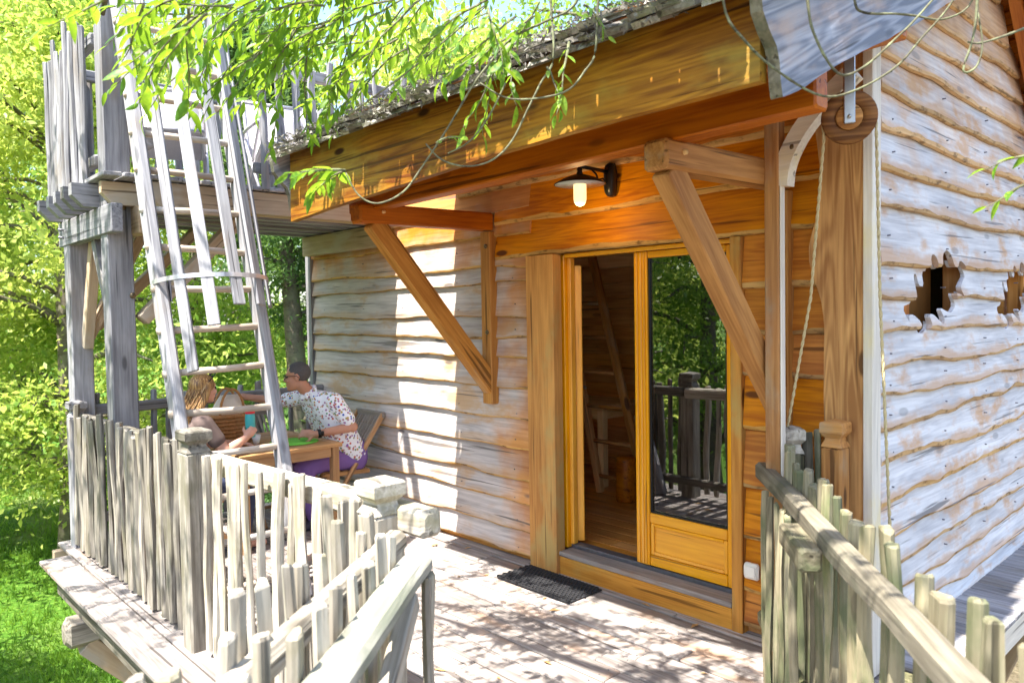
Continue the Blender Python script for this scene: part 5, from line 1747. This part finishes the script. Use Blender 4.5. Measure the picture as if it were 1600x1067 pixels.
# ------------------------------------------------------------------ trees
def np_mesh(name, verts, quads):
    me = bpy.data.meshes.new(name)
    nv_, nq = len(verts), len(quads)
    me.vertices.add(nv_); me.vertices.foreach_set("co", verts.astype(np.float32).ravel())
    me.loops.add(nq * 4); me.loops.foreach_set("vertex_index", quads.astype(np.int32).ravel())
    me.polygons.add(nq); me.polygons.foreach_set("loop_start", np.arange(0, nq * 4, 4, dtype=np.int32))
    me.polygons.foreach_set("loop_total", np.full(nq, 4, dtype=np.int32))
    me.update(calc_edges=True)
    return me

def leaf_quads(pos, size, rng, updir=0.6, aspect=0.5):
    n = len(pos)
    d = rng.normal(size=(n, 3)); d[:, 2] -= 0.25
    d /= np.linalg.norm(d, axis=1)[:, None]
    nn = rng.normal(size=(n, 3)); nn[:, 2] += updir * 2
    s = np.cross(d, nn); s /= (np.linalg.norm(s, axis=1)[:, None] + 1e-9)
    up = np.cross(s, d)
    L = size * rng.uniform(0.6, 1.35, size=(n, 1)); w = L * aspect * rng.uniform(0.75, 1.2, size=(n, 1))
    v = np.stack([pos, pos + d * L * 0.5 + s * w * 0.5 + up * L * 0.08, pos + d * L, pos + d * L * 0.5 - s * w * 0.5 + up * L * 0.08], axis=1).reshape(-1, 3)
    return v, np.arange(n * 4).reshape(-1, 4)

def make_tree_meshes(seed, height, crown_lo, rx, rz_, n_clump, per, lsize, kind, mat):
    """returns (wood mesh, crown mesh) in local space with the foot at the origin"""
    rr = random.Random(seed); rng = np.random.default_rng(seed)
    woodp = []
    lean = Vector((rr.uniform(-.4, .4), rr.uniform(-.4, .4), 0))
    trunk = [Vector((0, 0, 0)) + lean * (u ** 2) * 2 + Vector((0, 0, height * 0.93 * u)) + Vector((0.12 * math.sin(u * 6 + seed), 0.12 * math.cos(u * 5), 0)) * u for u in [k / 8 for k in range(9)]]
    r0 = height * 0.02 + 0.05
    woodp.append(tube_verts(trunk, [r0 * (1.25 if k == 0 else 1 - 0.85 * k / 8) for k in range(9)], 9))
    clumps = []
    nl = int(n_clump * 0.3)
    for i in range(nl):
        u = rr.uniform(crown_lo / height, 0.95)
        base = trunk[int(u * 8)].lerp(trunk[min(8, int(u * 8) + 1)], u * 8 - int(u * 8))
        a = rr.uniform(0, 2 * math.pi)
        t = (u - crown_lo / height) / (1 - crown_lo / height)
        if kind == 'conifer':
            reach = rx * (1.05 - t) * rr.uniform(0.75, 1.05) + 0.2
            dz = -0.12 * reach
        else:
            reach = rx * (math.sin(math.pi * (0.18 + 0.78 * t)) ** 0.7) * rr.uniform(0.55, 1.05)
            dz = reach * rr.uniform(0.0, 0.5) - 0.15 * (1 - t) * reach
        tip = base + Vector((math.cos(a) * reach, math.sin(a) * reach, dz))
        mid = base.lerp(tip, 0.5) + Vector((rr.gauss(0, .1), rr.gauss(0, .1), 0.12 * reach))
        woodp.append(tube_verts([base, base.lerp(mid, 0.5) + Vector((0, 0, 0.04 * reach)), mid, mid.lerp(tip, 0.6), tip], [r0 * 0.30 * (1.15 - u), r0 * 0.24 * (1.15 - u), r0 * 0.17, r0 * 0.10, 0.01], 6))
        for k in range(int(n_clump / nl) + 1):
            q = 0.30 + 0.75 * rr.random()
            c = base.lerp(tip, min(1, q)) + Vector((rr.gauss(0, 0.10 * reach), rr.gauss(0, 0.10 * reach), rr.gauss(0, 0.07 * reach)))
            clumps.append((c, rr.uniform(0.6, 1.25)))
    v, f = merge(woodp)
    wm_ = mesh_from('trunk', v, f); wm_.materials.append(M['bark'])
    wm_.polygons.foreach_set("use_smooth", [True] * len(wm_.polygons))
    pos = []
    for c, k in clumps:
        m_ = int(per * k)
        sp = np.array((0.42, 0.42, 0.16 if kind == 'conifer' else 0.26)) * k * rx * 0.28
        pos.append(np.array(c)[None, :] + rng.normal(size=(m_, 3)) * sp)
    pos = np.concatenate(pos)
    vv, qq = leaf_quads(pos, lsize, rng, 0.7, 0.32 if kind == 'conifer' else 0.55)
    cm = np_mesh('crown', vv, qq); cm.materials.append(M[mat])
    return wm_, cm

TREES = {
    'lime1': make_tree_meshes(1, 11.5, 1.6, 3.6, 4, 165, 200, 0.125, 'broad', 'lime'),
    'lime2': make_tree_meshes(2, 9.5, 1.0, 3.2, 4, 145, 200, 0.12, 'broad', 'lime'),
    'mid1': make_tree_meshes(3, 12.0, 1.8, 3.8, 4, 160, 220, 0.12, 'broad', 'midgreen'),
    'con1': make_tree_meshes(4, 11.0, 0.8, 2.8, 4, 200, 260, 0.11, 'conifer', 'conifer'),
}
def tree(kind, name, x, y, rz, sc, label, grp):
    z = gz(x, y) - 0.1
    t = thing(name, (x, y, z), label, "tree", grp)
    mw = Matrix.Translation((x, y, z)) @ Matrix.Rotation(rz, 4, 'Z') @ Matrix.Diagonal((sc, sc, sc * 1.03, 1))
    wm_, cm = TREES[kind]
    put('trunk', wm_, None, t, mw)
    put('crown', cm, None, t, mw)
    return t

G1, G2, G3 = "trees left of the deck", "trees behind the cabin", "trees in front of the cabin, seen in the door glass"
for a in [
    ('lime1', 'lime_tree', -15.4, 3.4, 0.3, 1.0, "bright lime-green tree nearest the far corner post, at the left edge", G1),
    ('lime2', 'lime_tree', -18.0, 6.6, 1.9, 1.15, "bright lime-green tree just behind the terrace posts", G1),
    ('lime2', 'lime_tree', -18.8, 0.3, 4.0, 1.15, "bright lime-green tree cut by the left edge of the picture", G1),
    ('lime1', 'lime_tree', -25.0, 4.4, 2.2, 1.25, "tall lime-green tree further back on the lawn at the left", G1),
    ('lime1', 'lime_tree', -25.0, 10.5, 5.1, 1.3, "tall lime-green tree rising behind the terrace railing", G1),
    ('con1', 'conifer_tree', -12.4, 6.4, 0.5, 0.95, "feathery conifer seen under the terrace beside the cabin wall", G2),
    ('lime1', 'lime_tree', -12.5, 10.6, 2.5, 1.0, "lime-green tree behind the left corner of the cabin", G2),
    ('mid1', 'broadleaf_tree', -8.6, 12.0, 1.2, 1.0, "mid-green tree behind the terrace railing", G2),
    ('mid1', 'broadleaf_tree', -5.0, 14.0, 3.3, 1.15, "mid-green tree rising over the shingled roof edge", G2),
    ('con1', 'conifer_tree', -1.5, 15.0, 4.4, 1.25, "dark tree top behind the right of the roof", G2),
    ('lime1', 'lime_tree', -19.0, 16.0, 0.1, 1.2, "far lime tree between the terrace and the roof", G2),
    ('mid1', 'broadleaf_tree', -36.0, 8.0, 0.9, 1.5, "far mid-green tree on the horizon at the left", G2),
    ('mid1', 'broadleaf_tree', -9.6, -7.5, 0.4, 0.95, "mid-green tree mirrored in the middle of the door glass", G3),
    ('lime1', 'lime_tree', -13.5, -9.0, 2.0, 1.0, "lime tree mirrored at the left of the door glass", G3),
    ('mid1', 'broadleaf_tree', -7.4, -13.0, 3.6, 1.1, "mid-green tree mirrored at the right of the door glass", G3),
    ('lime2', 'lime_tree', -17.0, -14.0, 5.3, 1.2, "bright tree mirrored far back in the door glass", G3),
    ('lime2', 'lime_tree', -10.6, -2.7, 2.9, 0.95, "unseen lime-green tree in front of the deck corner, added for its shade", G3),  # out of view, placed to throw shade on fence and lawn
]:
    tree(*a)

# low undergrowth and grass on the lawn
rg_ = np.random.default_rng(9)
m_ = 90000
ang_ = rg_.uniform(R(150), R(205), m_)
dist = 6 + 24 * rg_.random(m_) ** 1.3
gx, gy = np.cos(ang_) * dist, np.sin(ang_) * dist
gzv = np.array([gz(a, b) for a, b in zip(gx[::30], gy[::30])])
gzv = np.repeat(gzv, 30)[:m_]
gx = np.repeat(gx[::30], 30)[:m_] + rg_.normal(0, 0.22, m_); gy = np.repeat(gy[::30], 30)[:m_] + rg_.normal(0, 0.22, m_)
base = np.stack([gx, gy, gzv - 0.02], axis=1)
d = rg_.normal(size=(m_, 3)) * 0.5; d[:, 2] = 1.0
d /= np.linalg.norm(d, axis=1)[:, None]
s_ = np.cross(d, rg_.normal(size=(m_, 3))); s_ /= np.linalg.norm(s_, axis=1)[:, None]
L = rg_.uniform(0.06, 0.20, (m_, 1))
vv = np.stack([base - s_ * 0.012, base + s_ * 0.012, base + d * L * 0.7 + s_ * 0.008, base + d * L], axis=1).reshape(-1, 3)
gr = put('grass', np_mesh('grass', vv, np.arange(m_ * 4).reshape(-1, 4)), 'grass')
gr['kind'] = 'stuff'; gr['label'] = "short lawn grass below the deck"; gr['category'] = "grass"

# ------------------------------------------------------------------ the tree whose branches hang over the porch
wt = thing('willow_tree', (2.4, -0.6, gz(2.4, -0.6)), "narrow-leaved tree whose leafy twigs hang across the top of the picture", "tree")
z0 = gz(2.4, -0.6)
tr_ = tube('trunk', [(2.4, -0.6, z0), (2.45, -0.55, -1), (2.35, -0.4, 1.2), (2.2, -0.2, 3.2), (2.1, 0.1, 5.2), (2.2, 0.2, 7.5)], [0.30, 0.24, 0.21, 0.18, 0.13, 0.05], 'bark', wt, 12)
tube('limb', [(2.2, -0.2, 3.2), (1.2, 0.5, 3.9), (0.0, 1.1, 3.95), (-1.0, 1.6, 3.6), (-1.8, 1.95, 3.15), (-2.3, 1.9, 2.98)], [0.11, 0.085, 0.065, 0.05, 0.03, 0.014], 'bark', tr_, 8)
tube('limb', [(0.0, 1.1, 3.95), (-1.0, 1.0, 4.0), (-2.2, 0.9, 3.75), (-3.2, 0.95, 3.35), (-3.7, 1.0, 3.1)], [0.06, 0.05, 0.035, 0.02, 0.010], 'bark', tr_, 8)
tube('limb', [(1.2, 0.5, 3.9), (0.4, 1.6, 3.6), (-0.4, 2.3, 3.2), (-0.8, 2.65, 2.9)], [0.06, 0.045, 0.03, 0.012], 'bark', tr_, 8)
TW = {
 'a': [(-1.24, 2.06, 3.0), (-1.267, 2.07, 2.69), (-1.219, 2.115, 2.563), (-1.144, 2.19, 2.464), (-1.058, 2.28, 2.394), (-0.985, 2.359, 2.412), (-0.907, 2.446, 2.478), (-0.856, 2.507, 2.564), (-0.792, 2.582, 2.678), (-0.7, 2.65, 2.9)],
 'b': [(-1.05, 2.16, 2.9), (-1.045, 2.16, 2.645), (-1.027, 2.173, 2.533), (-0.981, 2.217, 2.43), (-0.931, 2.272, 2.448), (-0.869, 2.343, 2.529), (-0.82, 2.4, 2.602), (-0.7, 2.6, 2.85)],
 'c': [(-1.05, 2.46, 2.9), (-1.039, 2.464, 2.724), (-1.018, 2.485, 2.683), (-0.949, 2.559, 2.677), (-0.908, 2.603, 2.67), (-0.846, 2.67, 2.658), (-0.785, 2.739, 2.718), (-0.75, 2.7, 2.9)],
 'd': [(-0.745, 2.64, 2.9), (-0.743, 2.635, 2.677), (-0.75, 2.621, 2.561), (-0.769, 2.596, 2.464), (-0.742, 2.624, 2.473), (-0.73, 2.641, 2.541), (-0.741, 2.635, 2.638)],
 'e': [(-0.5, 2.85, 2.65), (-0.645, 2.735, 2.587), (-0.697, 2.677, 2.56), (-0.737, 2.634, 2.545), (-0.761, 2.609, 2.55)],
 'f': [(-2.564, 1.544, 2.52), (-2.408, 1.721, 2.687), (-2.31, 1.833, 2.807), (-2.212, 1.945, 2.927)],
 'g': [(-1.75, 2.0, 2.98), (-1.843, 2.045, 2.851), (-1.919, 1.959, 2.785), (-1.996, 1.873, 2.73), (-2.056, 1.803, 2.629), (-2.094, 1.758, 2.55), (-2.146, 1.694, 2.415), (-2.206, 1.623, 2.28), (-2.251, 1.569, 2.19), (-2.312, 1.501, 2.151), (-2.359, 1.452, 2.182), (-2.391, 1.421, 2.262)],
 'h': [(-1.70, 2.03, 2.95), (-1.723, 2.026, 2.82), (-1.727, 2.012, 2.645), (-1.749, 1.985, 2.58), (-1.8, 1.926, 2.504), (-1.919, 1.796, 2.485), (-1.994, 1.718, 2.542)],
 'i': [(-1.905, 1.979, 2.98), (-1.905, 1.979, 2.864), (-1.894, 1.979, 2.659), (-1.924, 1.943, 2.569), (-1.953, 1.906, 2.479), (-1.99, 1.86, 2.366), (-2.036, 1.807, 2.299), (-2.098, 1.74, 2.277), (-2.16, 1.674, 2.302), (-2.199, 1.634, 2.36)],
 'j': [(-2.009, 1.851, 2.571), (-2.046, 1.805, 2.458), (-2.091, 1.751, 2.368), (-2.145, 1.691, 2.324)],
}
def spline(pts, n=5):
    pts = [Vector(p) for p in pts]
    out = []
    for i in range(len(pts) - 1):
        p0, p1, p2, p3 = pts[max(0, i - 1)], pts[i], pts[i + 1], pts[min(len(pts) - 1, i + 2)]
        for k in range(n):
            t = k / n
            out.append(0.5 * ((2 * p1) + (p2 - p0) * t + (2 * p0 - 5 * p1 + 4 * p2 - p3) * t * t + (3 * p1 - p0 - 3 * p2 + p3) * t ** 3))
    out.append(pts[-1])
    return out
for k, p in TW.items():
    q = spline(p)
    thick = 0.0040 if k in 'abcdeghi' else 0.0034
    tube('twig', q, [thick * (1.15 - 0.5 * i / len(q)) * (1 + 0.35 * noise.noise((i * 0.9, ord(k), 0))) for i in range(len(q))], 'twig', wt, 7)

# one willow leaf in a few shapes: folded along the rib, drooping at the tip
def leaf_mesh(seed):
    rr = random.Random(seed)
    n_ = 6
    bend = rr.uniform(0.05, 0.35); fold = rr.uniform(0.15, 0.45); wd = rr.uniform(0.27, 0.38); side = rr.uniform(-.12, .12)
    v, f = [], []
    for i in range(n_ + 1):
        u = i / n_
        w = wd * 0.5 * (math.sin(math.pi * min(1, u * 0.96 + 0.02)) ** 0.8) * (1.15 - 0.35 * u) if 0 < i < n_ else 0.004
        y0 = side * u * u; zc = -bend * u * u
        v += [(u, y0 - w, zc + fold * w), (u, y0, zc), (u, y0 + w, zc + fold * w)]
    for i in range(n_):
        for j in range(2):
            a = i * 3 + j
            f.append((a, a + 1, a + 4, a + 3))
    me = mesh_from('leaf', v, f)
    me.materials.append(M['willow'])
    me.polygons.foreach_set("use_smooth", [True] * len(me.polygons))
    return me
LM = [leaf_mesh(k) for k in range(6)]
LV = [(np.array([tuple(q.co) for q in m.vertices]), np.array([tuple(p.vertices) for p in m.polygons])) for m in LM]
rl = random.Random(17)
leaf_T, twigp = [], []
def leafy_twig(p0, d, L, n_leaf, size, keep=True):
    d = Vector(d).normalized()
    pts = [Vector(p0)]
    n_ = 9
    for i in range(n_):
        d = (d + Vector((rl.gauss(0, .10), rl.gauss(0, .10), rl.gauss(-0.05, .08)))).normalized()
        pts.append(pts[-1] + d * L / n_)
    twigp.append(tube_verts(pts, [0.0045 * (1.1 - 0.8 * i / n_) for i in range(n_ + 1)], 5))
    for k in range(n_leaf):
        u = 0.12 + 0.88 * k / max(1, n_leaf - 1)
        i = min(n_ - 1, int(u * n_)); p = pts[i].lerp(pts[i + 1], u * n_ - i)
        t = (pts[i + 1] - pts[i]).normalized()
        a = k * 2.4 + rl.uniform(-.4, .4)
        s1 = t.cross(Vector((0, 0, 1))).normalized(); s2 = s1.cross(t)
        ld = (t * rl.uniform(0.5, 1.0) + (s1 * math.cos(a) + s2 * 0.4 * math.sin(a)) * 0.9 + Vector((0, 0, -0.25))).normalized()
        z_ = (Vector((rl.gauss(0, .45), rl.gauss(0, .45), 1)))
        y_ = z_.cross(ld).normalized(); zz = ld.cross(y_)
        m3 = Matrix((ld, y_, zz)).transposed().to_4x4()
        s_ = size * rl.uniform(0.65, 1.2)
        leaf_T.append((Matrix.Translation(p) @ m3 @ Matrix.Diagonal((s_, s_, s_, 1)), rl.randrange(6), keep))
# sprays in view across the upper left and centre
for i in range(64):
    u = rl.random()
    st_ = Vector((-3.25 + 0.95 * u + rl.gauss(0, 0.16), 1.16 + 0.70 * u + rl.gauss(0, 0.12), rl.uniform(2.76, 3.25)))
    leafy_twig(st_, (-0.75 + rl.gauss(0, .35), -0.45 + rl.gauss(0, .35), -0.30 + rl.gauss(0, .2)), rl.uniform(0.30, 0.55), rl.randint(13, 19), 0.068)
for i in range(10):
    leafy_twig((-2.05 + rl.gauss(0, .12), 1.93 + rl.gauss(0, .08), 2.72 + rl.uniform(0, .2)), (-0.5 + rl.gauss(0, .4), -0.4 + rl.gauss(0, .4), -0.5), rl.uniform(0.2, 0.38), 11, 0.075)
for i in range(60):
    leafy_twig((rl.uniform(-4.1, -2.6), rl.uniform(1.5, 3.0), rl.uniform(3.1, 4.0)), (-0.6 + rl.gauss(0, .4), -0.3 + rl.gauss(0, .4), -0.35 + rl.gauss(0, .2)), rl.uniform(0.3, 0.6), rl.randint(14, 20), 0.085, False)
# tip spray in front of the roof end
for i in range(4):
    leafy_twig((-2.392, 1.42, 2.27), (-0.8 + rl.gauss(0, .4), -0.55 + rl.gauss(0, .4), 0.05 + rl.gauss(0, .2)), 0.20, 8, 0.075)
leafy_twig((-2.17, 1.66, 2.36), (0.4, 0.3, 0.35), 0.10, 4, 0.06)
# a few loose leaves over the roof edge and by the gable
for p, d in (((-1.75, 1.98, 2.80), (0.1, 0.2, -.1)), ((-1.6, 2.1, 2.86), (.3, .3, 0)), ((-1.9, 1.95, 2.62), (0.3, 0.1, -.3)), ((-0.60, 2.70, 2.20), (-0.7, -.3, 0.1)), ((-0.62, 2.72, 2.12), (-.6, -.3, -.2))):
    leafy_twig(p, d, 0.14, 4, 0.06)
# higher canopy that dapples the deck
for i in range(18):
    leafy_twig((rl.uniform(-2.6, -1.2), rl.uniform(0.95, 2.0), rl.uniform(3.35, 4.2)), (rl.gauss(-.5, .5), rl.gauss(0, .5), rl.gauss(-.2, .3)), rl.uniform(0.4, 0.7), rl.randint(16, 24), 0.095, False)
for i in range(120):
    leafy_twig((rl.uniform(-7.8, -3.9), rl.uniform(-0.9, 0.5), rl.uniform(3.3, 5.4)), (rl.gauss(-.5, .5), rl.gauss(0, .5), rl.gauss(-.2, .3)), rl.uniform(0.4, 0.7), rl.randint(14, 20), 0.10, False)
for i in range(8):
    leafy_twig((rl.uniform(-3.9, -1.6), rl.uniform(-0.9, 0.4), rl.uniform(3.4, 4.6)), (rl.gauss(-.5, .5), rl.gauss(0, .5), rl.gauss(-.2, .3)), rl.uniform(0.4, 0.7), rl.randint(14, 20), 0.10, False)
for i in range(44):
    leafy_twig((rl.uniform(-1.9, 0.0), rl.uniform(0.0, 1.7), rl.uniform(3.2, 4.2)), (rl.gauss(-.3, .5), rl.gauss(0, .5), rl.gauss(-.2, .3)), rl.uniform(0.4, 0.7), rl.randint(14, 20), 0.09, False)
for i in range(26):
    leafy_twig((-5.6 + rl.gauss(0, .3), 0.2 + rl.gauss(0, .22), 4.4 + rl.gauss(0, .3)), (rl.gauss(-.3, .5), rl.gauss(0, .5), rl.gauss(-.2, .3)), rl.uniform(0.4, 0.7), rl.randint(14, 20), 0.10, False)
# a nearer spray at the left
for i in range(7):
    leafy_twig((-2.45 + rl.gauss(0, .12), 0.92 + rl.gauss(0, .08), 2.66 + rl.uniform(-0.05, .15)), (-0.8 + rl.gauss(0, .3), -0.2 + rl.gauss(0, .3), -0.1 + rl.gauss(0, .15)), rl.uniform(0.25, 0.4), 9, 0.085)
v, f = merge(twigp)
o = put('fine_twigs', mesh_from('fine_twigs', v, f), 'twig', wt); o['kind'] = 'stuff'
near = [q for q in leaf_T if q[2]]
near.sort(key=lambda q: q[0].translation.length)
for mw, k, _ in near[:290]:
    put('leaf', LM[k], None, wt, mw)
rest = near[290:] + [q for q in leaf_T if not q[2]]
VV, QQ, off = [], [], 0
for mw, k, _ in rest:
    V0, Q0 = LV[k]
    A = np.array(mw)
    VV.append(V0 @ A[:3, :3].T + A[:3, 3]); QQ.append(Q0 + off); off += len(V0)
o = put('foliage', np_mesh('foliage', np.concatenate(VV), np.concatenate(QQ)), 'willow', wt)
o['kind'] = 'stuff'
